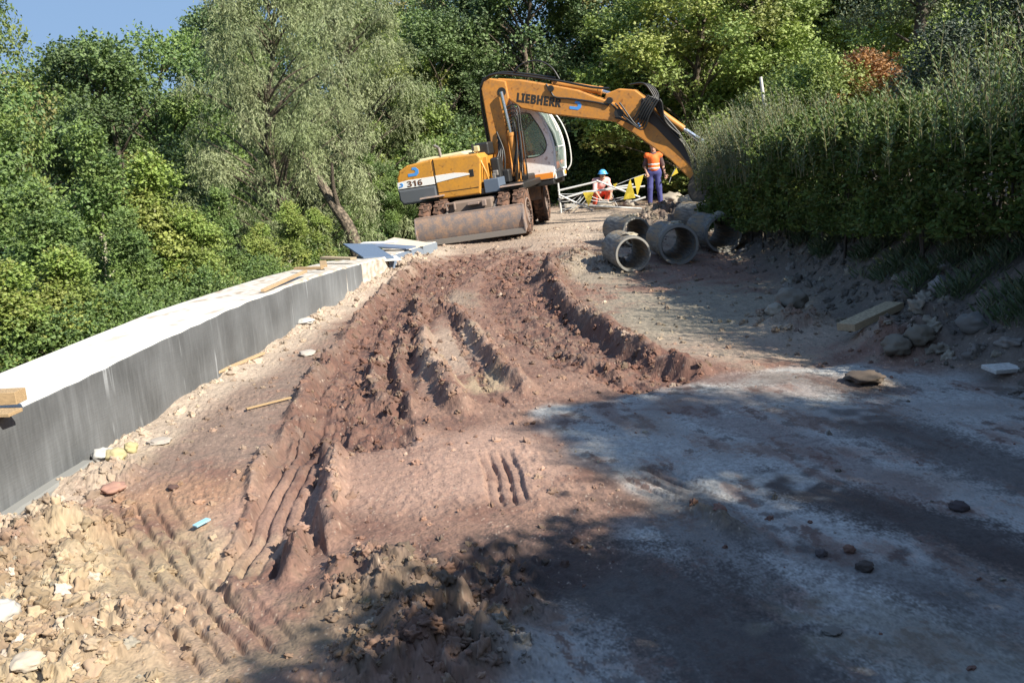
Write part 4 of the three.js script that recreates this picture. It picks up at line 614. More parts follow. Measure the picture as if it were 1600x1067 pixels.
function person(label, J, opt) {
  const o = thing('person', label, 'person'), seg = (p, k, bones) => bones.reduce((d, [a, b, r0, r1]) => smin(d, caps(p, J[a], J[b], r0, r1), k), 1e3);
  const limbs = [['hipL', 'kneeL', 0.085, 0.058], ['kneeL', 'ankleL', 0.056, 0.038], ['hipR', 'kneeR', 0.085, 0.058], ['kneeR', 'ankleR', 0.056, 0.038], ['shL', 'elL', 0.052, 0.042], ['elL', 'wrL', 0.042, 0.028], ['shR', 'elR', 0.052, 0.042], ['elR', 'wrR', 0.042, 0.028]];
  const trunk = [['hipL', 'hipR', 0.11, 0.11], ['pelvis', 'waist', 0.125, 0.12], ['waist', 'chest', 0.12, 0.135], ['shL', 'shR', 0.075, 0.075], ['chest', 'neck', 0.12, 0.06], ['neck', 'head', 0.058, 0.06]];
  const H = J.head, face = opt.face ?? [0, 0, 1];
  const headF = (p) => { const q = [p[0] - H[0], p[1] - H[1], p[2] - H[2]], f = q[0] * face[0] + q[1] * face[1] + q[2] * face[2]; let d = (Math.hypot(q[0] / 0.078, q[1] / 0.115, q[2] / 0.098) - 1) * 0.085; d = smin(d, caps(p, [H[0] + face[0] * 0.085, H[1] + 0.012, H[2] + face[2] * 0.085], [H[0] + face[0] * 0.112, H[1] - 0.03, H[2] + face[2] * 0.112], 0.011, 0.017), 0.02); return smin(d, caps(p, [H[0] + face[0] * 0.05, H[1] - 0.085, H[2] + face[2] * 0.05], [H[0] + face[0] * 0.07, H[1] - 0.095, H[2] + face[2] * 0.07], 0.045, 0.035), 0.03); };
  const bodyF = (p) => smin(smin(seg(p, 0.03, limbs), seg(p, 0.05, trunk), 0.04), headF(p), 0.03);
  const geos = [sdfMesh(bodyF, opt.c ?? [0, 0.9, 0], opt.S ?? 0.96, 72)];
  // hands: a palm and five fingers that leave it at their own angles
  for (const s of ['L', 'R']) {
    const w = V(...J['wr' + s]), e = V(...J['el' + s]), d = w.clone().sub(e).normalize(), side = V(0, 0, 1).cross(d).normalize(), nrm = d.clone().cross(side).normalize(), P = (a, b, c) => w.clone().addScaledVector(d, a).addScaledVector(side, b).addScaledVector(nrm, c);
    const hb = []; hb.push([P(0, 0, 0), P(0.075, 0, 0), 0.03, 0.036]); [-0.028, -0.009, 0.01, 0.029].forEach((b, k) => { const L = [0.06, 0.072, 0.068, 0.052][k]; hb.push([P(0.085, b, 0), P(0.085 + L * 0.55, b * 1.15, 0.008), 0.0095, 0.009]); hb.push([P(0.085 + L * 0.55, b * 1.15, 0.008), P(0.085 + L, b * 1.15, 0.028), 0.009, 0.0075]); });
    const tb = s === 'L' ? -1 : 1; hb.push([P(0.02, 0.028 * tb, 0.004), P(0.06, 0.058 * tb, 0.012), 0.012, 0.0105], [P(0.06, 0.058 * tb, 0.012), P(0.09, 0.064 * tb, 0.02), 0.0105, 0.009]);
    const c = P(0.07, 0, 0.005).toArray(); geos.push(sdfMesh((p) => hb.reduce((m, [a, b, r0, r1], i) => smin(m, caps(p, a.toArray(), b.toArray(), r0, r1), i < 2 ? 0.01 : 0.004), 1e3), c, 0.13, 44));
  }
  for (const s of [-1, 1]) { const g = new THREE.SphereGeometry(0.012, 10, 8), r = [face[2] * s * 0.032, 0.01, -face[0] * s * 0.032]; g.translate(H[0] + face[0] * 0.082 + r[0], H[1] + r[1], H[2] + face[2] * 0.082 + r[2]); opt.eyes = (opt.eyes ?? []).concat(g); const ear = new THREE.SphereGeometry(0.022, 10, 8); ear.scale(0.5, 1.3, 0.9); ear.translate(H[0] + face[2] * s * 0.08, H[1] - 0.005, H[2] - face[0] * s * 0.08); geos.push(ear); }
  part('body', geos, skin, o);
  part('eyes', opt.eyes, std(0.05, 0.04, 0.035, 0.3), o);
  const cut = (f, keep) => (p) => Math.max(f(p), keep(p));
  part('trousers', sdfMesh(cut((p) => smin(seg(p, 0.04, [['hipL', 'kneeL', 0.105, 0.078], ['kneeL', 'ankleL', 0.078, 0.068], ['hipR', 'kneeR', 0.105, 0.078], ['kneeR', 'ankleR', 0.078, 0.068]]), seg(p, 0.05, [['hipL', 'hipR', 0.125, 0.125], ['pelvis', 'waist', 0.135, 0.13]]), 0.05) + 0.004 * nz3(p[0] * 14, p[1] * 9, p[2] * 14), (p) => p[1] - (J.waist[1] - 0.02)), opt.c ?? [0, 0.9, 0], opt.S ?? 0.96, 60), opt.trousers ?? trouserMat, o);
  part('shirt', sdfMesh(cut((p) => smin(seg(p, 0.05, [['waist', 'chest', 0.135, 0.15], ['shL', 'shR', 0.088, 0.088], ['chest', 'neck', 0.13, 0.07]]), seg(p, 0.03, [['shL', 'elL', 0.068, 0.064], ['shR', 'elR', 0.068, 0.064]]), 0.03), (p) => Math.max(p[1] - J.neck[1] - 0.015, -1)), opt.c ?? [0, 0.9, 0], opt.S ?? 0.96, 60), opt.shirt ?? shirtMat, o);
  const vf = (grow) => (p) => smin(seg(p, 0.05, [['waist', 'chest', 0.155 + grow, 0.168 + grow], ['shL', 'shR', 0.1 + grow, 0.1 + grow], ['pelvis', 'waist', 0.15 + grow, 0.152 + grow]]), 9, 0.01) + 0.005 * nz3(p[0] * 10, p[1] * 7, p[2] * 10);
  const ax = V(...J.chest).sub(V(...J.pelvis)).normalize(), along = (p) => (p[0] - J.pelvis[0]) * ax.x + (p[1] - J.pelvis[1]) * ax.y + (p[2] - J.pelvis[2]) * ax.z, LT = V(...J.chest).distanceTo(V(...J.pelvis));
  const neckHole = (p) => 0.075 - Math.hypot(p[0] - J.neck[0], (p[1] - J.neck[1]) * 0.5, p[2] - J.neck[2] - 0.03 * face[2]);
  const vest = part('vest', sdfMesh((p) => Math.max(vf(0)(p), 0.02 - along(p), along(p) - LT - 0.19, neckHole(p)), opt.c ?? [0, 0.9, 0], opt.S ?? 0.96, 72), opt.vest ?? vestMat, o);
  for (const k of [0.3, 0.62]) part('reflective_band', sdfMesh((p) => Math.max(vf(0.006)(p), Math.abs(along(p) - LT * k) - 0.027), opt.c ?? [0, 0.9, 0], opt.S ?? 0.96, 72), tapeMat, vest);
  for (const s of ['L', 'R']) { const a = J['ankle' + s], f = opt.foot ?? [0, 0, 1]; part('boot', sdfMesh((p) => Math.max(smin(caps(p, [a[0], a[1] + 0.06, a[2]], [a[0], a[1] - 0.03, a[2]], 0.06, 0.055), caps(p, [a[0] - f[0] * 0.03, a[1] - 0.045, a[2] - f[2] * 0.03], [a[0] + f[0] * 0.16, a[1] - 0.06, a[2] + f[2] * 0.16], 0.05, 0.042), 0.03), a[1] - 0.085 - p[1]), [a[0] + f[0] * 0.07, a[1], a[2] + f[2] * 0.07], 0.24, 30), bootMat, o); }
  if (opt.helmet) { const g = new THREE.SphereGeometry(0.128, 28, 14, 0, 7, 0, 1.55), b = new THREE.CylinderGeometry(0.15, 0.155, 0.012, 28); b.scale(1, 1, 1.12); b.translate(0, 0.003, 0.012); const h = part('helmet', [g, b], std(0.1, 0.38, 0.72, 0.35), o); h.position.set(H[0], H[1] + 0.035, H[2]); }
  else part('hair', sdfMesh((p) => { const q = [p[0] - H[0], p[1] - H[1], p[2] - H[2]], f = q[0] * face[0] + q[2] * face[2]; return Math.max((Math.hypot(q[0] / 0.086, (q[1] - 0.008) / 0.12, q[2] / 0.106) - 1) * 0.09, Math.min(0.03 - q[1] + Math.max(0, f) * 0.8, 1)); }, H, 0.16, 32), hairMat, o);
  return o;
}
{
  const [x, z] = G(1024, 321), y = GH(x, z);
  const a = person('standing worker in orange safety vest and blue trousers beside the spoil heap', { pelvis: [0, 0.95, 0], waist: [0, 1.07, 0], chest: [0, 1.3, 0.01], neck: [0, 1.5, 0.01], head: [0, 1.655, 0.035], hipL: [-0.1, 0.93, 0], hipR: [0.1, 0.93, 0], kneeL: [-0.125, 0.5, 0.03], kneeR: [0.13, 0.5, 0.03], ankleL: [-0.14, 0.09, 0], ankleR: [0.16, 0.09, 0.02], shL: [-0.17, 1.4, 0], shR: [0.17, 1.4, 0], elL: [-0.26, 1.13, -0.03], wrL: [-0.2, 0.93, 0.08], elR: [0.255, 1.12, -0.02], wrR: [0.31, 0.87, 0.07] }, {});
  a.position.set(x, y, z); a.rotation.y = -0.15;
  const p2 = AT(938, 322, -28.4), y2 = p2.y;
  const b = person('crouching worker in blue helmet and pink jacket behind the barriers', { pelvis: [0, 0.42, -0.12], waist: [0, 0.52, -0.08], chest: [0.01, 0.7, 0.1], neck: [0.01, 0.83, 0.22], head: [0.01, 0.93, 0.31], hipL: [-0.1, 0.4, -0.12], hipR: [0.1, 0.4, -0.12], kneeL: [-0.19, 0.5, 0.26], kneeR: [0.19, 0.48, 0.26], ankleL: [-0.17, 0.09, 0.02], ankleR: [0.17, 0.09, 0.02], shL: [-0.18, 0.76, 0.16], shR: [0.19, 0.76, 0.16], elL: [-0.25, 0.5, 0.3], wrL: [-0.16, 0.3, 0.42], elR: [0.26, 0.5, 0.3], wrR: [0.18, 0.32, 0.43] }, { helmet: 1, vest: std(0.75, 0.42, 0.4, 0.75), shirt: std(0.72, 0.4, 0.38, 0.8), trousers: std(0.75, 0.12, 0.06, 0.8), c: [0, 0.6, 0.1], S: 0.7 });
  b.position.set(p2.x, y2 - 0.02, -28.4); b.rotation.y = 0.25; b.scale.setScalar(1);
}
console.log('people done');
// ---------------------------------------------------------------- vegetation
const leafMat = (r, g, b, tr = 0.42, rough = 0.62) => { const m = new THREE.MeshPhysicalMaterial({ vertexColors: true, roughness: rough, transmission: tr, thickness: 0, side: THREE.DoubleSide, specularIntensity: 1 }); m.color.setRGB(r, g, b); return m; };
const bark = new THREE.MeshStandardMaterial({ map: noiseTex(256, (u, v) => { const n = 0.4 + 0.16 * tileNoise(u, v * 0.3, 30) + 0.1 * tileNoise(u, v, 12, nz2); return [n, n * 0.9, n * 0.78]; }, true), roughness: 0.95, bumpMap: concBump, bumpScale: 0.02 });
const paleBark = std(0.42, 0.38, 0.31, 0.9), darkBark = std(0.07, 0.058, 0.045, 0.95);
class Leaves {                                             // collects folded four-cornered leaves
  constructor(n) { this.p = new Float32Array(n * 12); this.c = new Float32Array(n * 12); this.n = 0; this.max = n; }
  add(x, y, z, ax, ay, az, nx, ny, nz_, L, W, col, fold = 0.25) {   // axis a, rough normal n
    if (this.n >= this.max) return;
    let sx = ay * nz_ - az * ny, sy = az * nx - ax * nz_, sz = ax * ny - ay * nx; const l = Math.hypot(sx, sy, sz) || 1; sx /= l; sy /= l; sz /= l;
    const ux = sy * az - sz * ay, uy = sz * ax - sx * az, uz = sx * ay - sy * ax, o = this.n * 12, P = this.p, C = this.c, f = W * fold, m = 0.42 * L;
    P[o] = x; P[o + 1] = y; P[o + 2] = z;
    P[o + 3] = x + ax * m + sx * W - ux * f; P[o + 4] = y + ay * m + sy * W - uy * f; P[o + 5] = z + az * m + sz * W - uz * f;
    P[o + 6] = x + ax * L; P[o + 7] = y + ay * L; P[o + 8] = z + az * L;
    P[o + 9] = x + ax * m - sx * W - ux * f; P[o + 10] = y + ay * m - sy * W - uy * f; P[o + 11] = z + az * m - sz * W - uz * f;
    for (let k = 0; k < 4; k++) { C[o + k * 3] = col[0]; C[o + k * 3 + 1] = col[1]; C[o + k * 3 + 2] = col[2]; }
    this.n++;
  }
  geo() {
    const g = new THREE.BufferGeometry(), n = this.n, idx = new Uint32Array(n * 6);
    for (let i = 0; i < n; i++) idx.set([i * 4, i * 4 + 1, i * 4 + 2, i * 4, i * 4 + 2, i * 4 + 3], i * 6);
    g.setAttribute('position', new THREE.BufferAttribute(this.p.slice(0, n * 12), 3)); g.setAttribute('color', new THREE.BufferAttribute(this.c.slice(0, n * 12), 3)); g.setIndex(new THREE.BufferAttribute(idx, 1)); return g;
  }
}
const unit = (rng) => { let x, y, z, l; do { x = rng() * 2 - 1; y = rng() * 2 - 1; z = rng() * 2 - 1; l = x * x + y * y + z * z; } while (l > 1 || l < 1e-3); l = Math.sqrt(l); return [x / l, y / l, z / l]; };
function limbGeo(pts, r0, r1, seg = 8) {                   // tapered, bent limb through points
  const c = new THREE.CatmullRomCurve3(pts), n = Math.max(4, pts.length * 3), g = new THREE.TubeGeometry(c, n, 1, seg), p = g.attributes.position, v = V(0, 0, 0), q = V(0, 0, 0);
  for (let i = 0; i <= n; i++) { c.getPointAt(i / n, q); const r = lerp(r0, r1, i / n); for (let k = 0; k <= seg; k++) { const j = i * (seg + 1) + k; v.fromBufferAttribute(p, j).sub(q).multiplyScalar(r).add(q); p.setXYZ(j, v.x, v.y, v.z); } }
  return g;
}
// opt: h height, h0 crown base, R radius, clumps, leaves, L leaf length, W half width, droop, spread, tip colour tuple list
function makeTree(seed, opt) {
  const rng = rngOf(seed), LV = new Leaves(opt.leaves), limbs = [], { h, h0, R } = opt, lean = opt.lean ?? 0;
  const trunkAt = (t) => V(lean * t * t * h + 0.05 * h * nz(seed, t * 2), t * h, 0.05 * h * nz(seed + 7, t * 2));
  limbs.push(limbGeo([0, 0.2, 0.4, 0.6, 0.8, 0.95].map(trunkAt), opt.r ?? h * 0.018, h * 0.003));
  const clumps = [];
  for (let i = 0; i < opt.clumps; i++) {
    const t = opt.even ? (i + rng()) / opt.clumps : Math.pow(rng(), 0.85), yy = h0 + (h - h0) * t, prof = (opt.profile ?? ((q) => Math.sqrt(Math.max(0.05, 1 - Math.pow(Math.abs(q - 0.42) / 0.6, 2.2)))))(t), a = rng() * 6.283, rr = R * prof * Math.pow(rng(), 0.45), c = trunkAt(yy / h), cr = (opt.cr ?? 0.2) * R * (0.7 + 0.7 * rng());
    const p = V(c.x + Math.cos(a) * rr, yy + (opt.droop ? -0.12 * rr : 0.05 * rr), c.z + Math.sin(a) * rr); clumps.push([p, cr * (opt.sx ?? 1.15), cr * (opt.sy ?? 0.8)]);
    if (rr > 0.25 * R && rng() < 0.75) { const s = trunkAt(Math.max(0.12, (yy - rr * 0.75) / h)); limbs.push(limbGeo([s, s.clone().lerp(p, 0.5).add(V(0, 0.07 * rr, 0)), p], h * 0.0055 * (0.6 + 0.6 * rng()), 0.006, 5)); }
  }
  const vol = clumps.map(([, a, b]) => a * a * b), tot = vol.reduce((x, y) => x + y, 0), tones = opt.tones;
  clumps.forEach(([p, cr, cy], ci) => {
    const n = Math.round(opt.leaves * vol[ci] / tot), ct = 0.82 + 0.36 * rng(), tone = tones[(rng() * tones.length) | 0];
    let k = 0;
    while (k < n) {                                        // twigs of a few leaves each
      const d = unit(rng), r = Math.pow(rng(), 0.4) * (0.85 + 0.35 * nz3(d[0] * 1.6 + ci, d[1] * 1.6, d[2] * 1.6)), bx = p.x + d[0] * r * cr, by = p.y + d[1] * r * cy, bz = p.z + d[2] * r * cr;
      const td = unit(rng); td[0] = td[0] * 0.6 + d[0]; td[1] = td[1] * 0.5 + d[1] * 0.6 + (opt.droop ? -1.1 : 0.35); td[2] = td[2] * 0.6 + d[2]; const tl = Math.hypot(...td); td[0] /= tl; td[1] /= tl; td[2] /= tl;
      const per = opt.per ?? 5, step = opt.L * (opt.gap ?? 0.55);
      for (let q = 0; q < per && k < n; q++, k++) {
        const u = unit(rng), ax = [td[0] * 0.55 + u[0] * 0.8, td[1] * 0.55 + u[1] * 0.6 - (opt.hang ?? 0.15), td[2] * 0.55 + u[2] * 0.8], al = Math.hypot(...ax) || 1, w = unit(rng), s = 0.7 + 0.55 * rng(), f = ct * (0.82 + 0.36 * rng());
        LV.add(bx + td[0] * q * step, by + td[1] * q * step, bz + td[2] * q * step, ax[0] / al, ax[1] / al, ax[2] / al, w[0] * 0.7 + d[0] * 0.4, w[1] * 0.7 + 0.75, w[2] * 0.7 + d[2] * 0.4, opt.L * s, opt.W * s, [tone[0] * f, tone[1] * f, tone[2] * f]);
      }
    }
  });
  const g = new THREE.Group();
  part('trunk', limbs, opt.bark ?? bark, g);
  const c = new THREE.Mesh(LV.geo(), opt.mat); c.name = 'crown'; c.castShadow = c.receiveShadow = true; g.add(c);
  return g;
}
const green = leafMat(1, 1, 1), hedgeMat = leafMat(1, 1, 1, 0.34, 0.7), T = {};
hedgeMat.specularIntensity = 0.35;
const tn = { mid: [[0.158, 0.248, 0.054], [0.195, 0.284, 0.060], [0.128, 0.213, 0.051]], bright: [[0.270, 0.348, 0.066], [0.232, 0.320, 0.060], [0.315, 0.355, 0.083]], dark: [[0.098, 0.163, 0.045], [0.128, 0.199, 0.051]], willow: [[0.258, 0.301, 0.135], [0.225, 0.275, 0.112], [0.284, 0.320, 0.158]], mixed: [[0.158, 0.248, 0.054], [0.247, 0.320, 0.069], [0.128, 0.199, 0.048], [0.300, 0.284, 0.083]] };
const protoMade = performance.now();
T.maple = makeTree(11, { h: 10, h0: 1.2, R: 3.1, clumps: 110, leaves: 60000, L: 0.105, W: 0.04, tones: tn.mid, mat: green, cr: 0.16 });
T.broad = makeTree(23, { h: 11, h0: 1.6, R: 3.4, clumps: 105, leaves: 60000, L: 0.105, W: 0.038, tones: tn.mixed, mat: green, cr: 0.155 });
T.dark = makeTree(37, { h: 11, h0: 1.0, R: 3.3, clumps: 110, leaves: 56000, L: 0.115, W: 0.044, tones: tn.dark, mat: green, cr: 0.16 });
T.yellow = makeTree(41, { h: 9, h0: 0.8, R: 2.9, clumps: 105, leaves: 56000, L: 0.105, W: 0.04, tones: tn.bright, mat: green, cr: 0.16 });
T.willow = makeTree(53, { h: 10, h0: 1.2, R: 3.3, clumps: 170, leaves: 90000, L: 0.12, W: 0.015, tones: tn.willow, mat: green, droop: 1, per: 8, gap: 0.35, hang: 0.3, cr: 0.14, sx: 1.0, sy: 1.1, lean: 0.02 });
const spire = (q) => Math.pow(1 - q, 0.7) * 0.95 + 0.06;
T.sapling = makeTree(61, { h: 5.5, h0: 0.4, R: 1.0, clumps: 80, leaves: 28000, L: 0.07, W: 0.025, tones: tn.mid, mat: green, profile: spire, cr: 0.24, bark: paleBark, r: 0.05, even: 1 });
T.youngmaple = makeTree(67, { h: 5.0, h0: 0.4, R: 1.2, clumps: 70, leaves: 26000, L: 0.08, W: 0.032, tones: tn.bright, mat: green, profile: spire, cr: 0.22, bark: paleBark, r: 0.045, even: 1 });
T.bush = makeTree(71, { h: 2.6, h0: 0.05, R: 1.5, clumps: 40, leaves: 20000, L: 0.072, W: 0.028, tones: tn.mid, mat: green, cr: 0.3, r: 0.03, profile: (q) => Math.sqrt(Math.max(0.1, 1 - q * q)) });
function plant(kind, name, label, category, px, d, baseY, sc, turn, group, sy = sc) {
  const o = T[kind].clone(); o.name = numbered(name); const r = rayOf(px, 300); o.position.set((r.x / -r.z) * d, baseY, -d); o.scale.set(sc, sy, sc); o.rotation.y = turn; tag(o, label, category, group); scene.add(o); return o;
}
const GY = (px, d) => { const r = rayOf(px, 300), x = (r.x / -r.z) * d; return valley(x, -d) + 9 * sstep(34, 90, d) - 0.15; };
const HT = { maple: 10.2, broad: 11.2, dark: 11.2, yellow: 9.2, willow: 10.2, sapling: 5.7, youngmaple: 5.2, bush: 2.9 };
const NAMES = { maple: 'maple_tree', broad: 'broadleaf_tree', dark: 'dark_tree', yellow: 'yellow_green_tree', willow: 'willow_tree', sapling: 'sapling', youngmaple: 'young_maple', bush: 'bush' };
// [kind, bearing, height mark, distance, width factor, turn, label, base]
const row = (list) => list.forEach(([kind, px, py, d, wf, turn, label, base]) => { const y0 = base ?? GY(px, d), sy = (AT(px, py, -d).y - y0) / HT[kind]; plant(kind, NAMES[kind], label, kind === 'bush' ? 'bush' : 'tree', px, d, y0, sy * wf, turn, { sapling: 'saplings behind the wall', youngmaple: 'saplings behind the wall', bush: 'bushes of the undergrowth' }[kind] ?? 'trees of the wooded valley', sy); });
row([
  // just behind the wall
  ['sapling', 40, 285, 13, 1.2, 0.3, 'slim sapling behind the wall, nearest the left edge'], ['sapling', 135, 185, 14.5, 1.0, 1.2, 'tallest slim sapling behind the near wall, pointed top'], ['youngmaple', 242, 235, 15.5, 1.0, 2.2, 'pointed young maple right of the tallest sapling'], ['youngmaple', 300, 330, 15.2, 1.15, 0.9, 'low young maple over the middle of the wall'], ['sapling', 340, 290, 17, 1.0, 3.0, 'slim sapling in front of the willow'],
  ['youngmaple', 392, 350, 17.5, 1.1, 4.1, 'young maple under the willow crown'], ['youngmaple', 445, 315, 19, 1.0, 5.2, 'bright young maple at the far third of the wall'], ['youngmaple', 490, 325, 20, 1.0, 0.4, 'yellowish young maple nearest the blue panel'], ['sapling', -40, 250, 14, 1.2, 2.6, 'sapling cut by the left edge'], ['youngmaple', 85, 385, 12.4, 1.2, 1.9, 'low maple shoots hanging over the near wall'], ['youngmaple', -25, 410, 11.8, 1.2, 3.9, 'maple shoots at the left edge by the wall'], ['sapling', 190, 325, 13.8, 1.1, 5.5, 'short sapling between two taller ones'], ['bush', 300, 415, 14.6, 1.1, 1.0, 'bush growing against the back of the wall middle'], ['bush', 160, 440, 12.8, 1.1, 2.7, 'bush against the back of the near wall'], ['bush', 390, 400, 16.8, 1.1, 0.2, 'bush against the wall below the bright maple'], ['bush', 468, 370, 20, 1.0, 4.6, 'bush behind the planks on the wall'], ['bush', 30, 480, 11.8, 1.1, 5.1, 'bush at the wall beside the near edge'],
  // middle distance
  ['broad', -60, -90, 19, 0.62, 0.5, 'tall light tree on the far left of the wood'], ['maple', -110, 20, 16, 0.9, 2.0, 'leafy tree partly outside the left edge'], ['dark', 200, 66, 24, 1.0, 1.4, 'dark round tree below the sky gap'], ['broad', 90, 100, 27, 1.0, 3.3, 'brownish topped tree under the open sky'], ['maple', 275, 45, 28, 0.9, 0.2, 'green tree between sky gap and willow'],
  ['willow', 440, -70, 22, 0.86, 0.0, 'large grey green willow rising over the wall'], ['willow', 560, -40, 28, 0.85, 2.1, 'second grey willow behind the large one'], ['yellow', 628, 50, 31, 1.0, 1.0, 'sunlit tree left of the excavator tail'], ['maple', 575, 240, 27, 0.9, 4.0, 'low maple behind the blue panel', -1.6], ['bush', 530, 320, 23, 0.9, 0.6, 'bush behind the panel stack', -1.4], ['bush', 620, 310, 28, 1.0, 2.2, 'dark bush under the counterweight', -0.9],
  // backdrop
  ['dark', 700, 20, 31, 1.0, 0.0, 'dark tree behind the boom foot', -2], ['broad', 775, -150, 36, 1.0, 1.0, 'tall dark tree above the boom', -1], ['dark', 850, -120, 33, 1.0, 2.0, 'dark tree behind the cab', -1.2], ['dark', 930, -170, 36, 1.0, 3.0, 'dark tree behind the barriers', -0.6], ['broad', 1010, -150, 34, 1.0, 4.0, 'mixed green tree above the standing worker', -0.6], ['yellow', 1095, -130, 29.5, 1.15, 5.0, 'yellow green sunlit tree behind the arm', -0.5], ['yellow', 1190, -120, 31, 1.1, 0.6, 'sunlit tree behind the thin pole', 0], ['maple', 690, -30, 44, 0.8, 1.7, 'far tree with sky showing through its top', -1], ['broad', 590, -60, 40, 0.9, 2.7, 'far tree behind the yellow green one', -3], ['maple', 480, -60, 38, 1.0, 3.7, 'far tree behind the willows', -4], ['dark', 350, 20, 36, 1.0, 4.7, 'far dark tree beside the sky gap', -4], ['dark', 60, 130, 36, 1.2, 5.7, 'far tree at the foot of the sky gap', -4],
  ['bush', 760, 190, 31, 1.2, 0.3, 'undergrowth bush behind the excavator hood', -0.6], ['bush', 900, 210, 33, 1.3, 1.3, 'undergrowth bush behind the collapsed barrier', -0.3], ['bush', 970, 210, 33, 1.2, 2.3, 'undergrowth bush behind the pennants', -0.3], ['bush', 1050, 190, 32, 1.2, 3.3, 'undergrowth bush behind the spoil heap', -0.3], ['bush', 830, 200, 34, 1.3, 4.3, 'undergrowth bush behind the cab', -0.3], ['bush', 690, 210, 29, 1.2, 5.3, 'undergrowth bush under the boom foot', -1],
]);
// ---------------------------------------------------------------- right bank: hedge, shoots, garden trees
const HEDGE = [[-19.5, 4.75, 1.55], [-17, 4.62, 1.6], [-15.5, 4.5, 1.6], [-12.5, 4.6, 1.4], [-9.8, 4.75, 1.15], [-7.8, 5.3, 1.15], [-6, 5.9, 1.2], [-4.2, 6.6, 1.3]];   // [z, centre x, height]
const hx = (z) => interp(HEDGE.map(([a, b]) => [a, b]).sort((a, b) => a[0] - b[0]), z), hh = (z) => interp(HEDGE.map(([a, , c]) => [a, c]).sort((a, b) => a[0] - b[0]), z);
{
  const rng = rngOf(17), N = 120000, LV = new Leaves(N), stems = [], tones = [[0.1, 0.15, 0.03], [0.08, 0.125, 0.026], [0.12, 0.17, 0.036], [0.13, 0.155, 0.04]];
  while (LV.n < N) {
    const z = lerp(-19.4, -4.6, Math.pow(rng(), 0.95)), cx = hx(z), H = hh(z) * (1 + 0.24 * nz(z * 0.8, 5) + 0.14 * nz2(z * 2.2, 3)), y0 = GH(cx, z), W = 0.75 * (1 + 0.34 * nz(z * 1.1, 9));
    let yy, xx; const side = rng();
    if (side < 0.45) { yy = H * rng(); xx = -W * (0.8 + 0.25 * nz3(z * 1.8, yy * 1.8, 1)) * Math.sqrt(Math.max(0.1, 1 - Math.pow(yy / H, 4))) + 0.22 * rng() * rng(); }
    else if (side < 0.78) { yy = H * (1 - 0.16 * rng() * rng()); xx = lerp(-W, W, rng()) * 0.95; yy -= 0.3 * Math.pow(xx / W, 2); }
    else { yy = H * rng(); xx = lerp(-W, W, rng()); }
    const gap = nz3(z * 2.2, yy * 2.6, xx * 2.2); if (gap < -0.5) continue;
    const tone = tones[(rng() * 4) | 0], ct = 0.8 + 0.4 * rng(), d = unit(rng), td = [d[0] * 0.7 - 0.2, d[1] * 0.5 + 0.55, d[2] * 0.7], tl = Math.hypot(...td);
    for (let q = 0; q < 6; q++) { const u = unit(rng), a = [td[0] / tl * 0.5 + u[0] * 0.8, td[1] / tl * 0.5 + u[1] * 0.6, td[2] / tl * 0.5 + u[2] * 0.8], al = Math.hypot(...a), w = unit(rng), s = 0.7 + 0.6 * rng(), f = ct * (0.85 + 0.3 * rng()); LV.add(cx + xx + td[0] / tl * q * 0.025, y0 + yy + td[1] / tl * q * 0.025, z + td[2] / tl * q * 0.025, a[0] / al, a[1] / al, a[2] / al, w[0], w[1] + 0.7, w[2], 0.062 * s, 0.018 * s, [tone[0] * f, tone[1] * f, tone[2] * f]); }
  }
  for (let i = 0; i < 160; i++) { const z = lerp(-19, -5, rng()), x = hx(z) + lerp(-0.4, 0.4, rng()), y = GH(x, z); stems.push(limbGeo([V(x, y - 0.05, z), V(x + 0.1 * (rng() - 0.5), y + 0.6, z + 0.1 * (rng() - 0.5)), V(x + 0.4 * (rng() - 0.5), y + 1.4, z + 0.4 * (rng() - 0.5))], 0.018, 0.006, 5)); }
  const o = thing('hedge', 'tall unclipped hedge along the dark bank on the right of the road', 'hedge');
  part('stems', stems, darkBark, o); const m = new THREE.Mesh(LV.geo(), hedgeMat); m.name = 'foliage'; m.castShadow = m.receiveShadow = true; o.add(m);
}
function shoots(name, label, z0, z1, n, hgt, off, tones, L, W, seed, per = 34, lean = 0.25, base = 1.2) {   // upright leafy rods rising out of the hedge
  const rng = rngOf(seed), LV = new Leaves(n * per), st = [];
  for (let i = 0; i < n; i++) {
    const z = lerp(z0, z1, rng()), x = hx(z) + off + lerp(-0.75, 0.75, rng()), y = GH(hx(z), z) + base * (0.7 + 0.4 * rng()), h = hgt * (0.6 + 0.6 * rng()), dx = lean * (rng() - 0.6) * h, dz = lean * (rng() - 0.5) * h;
    const P = (t) => [x + dx * t * t, y + h * t, z + dz * t * t]; st.push(bar(V(...P(0)), V(...P(0.5)), 0.006, 0.005, 4), bar(V(...P(0.5)), V(...P(1)), 0.005, 0.002, 4));
    for (let k = 0; k < per; k++) { const t = 0.1 + 0.9 * (k + rng()) / per, [bx, by, bz] = P(t), a = k * 2.4 + rng(), up = 0.75 + 0.3 * rng(), s = (1.15 - 0.5 * t) * (0.8 + 0.4 * rng()), tone = tones[(rng() * tones.length) | 0], f = 0.8 + 0.4 * rng(), ca = Math.cos(a), sa = Math.sin(a), l = Math.hypot(1, up); LV.add(bx, by, bz, ca / l, up / l, sa / l, -ca * up, 1, -sa * up, L * s, W * s, [tone[0] * f, tone[1] * f, tone[2] * f]); }
  }
  const o = thing(name, label, 'shrub'); part('stems', st, std(0.16, 0.15, 0.07, 0.9), o); const m = new THREE.Mesh(LV.geo(), green); m.material = shootMat; m.name = 'foliage'; m.castShadow = m.receiveShadow = true; o.add(m); return o;
}
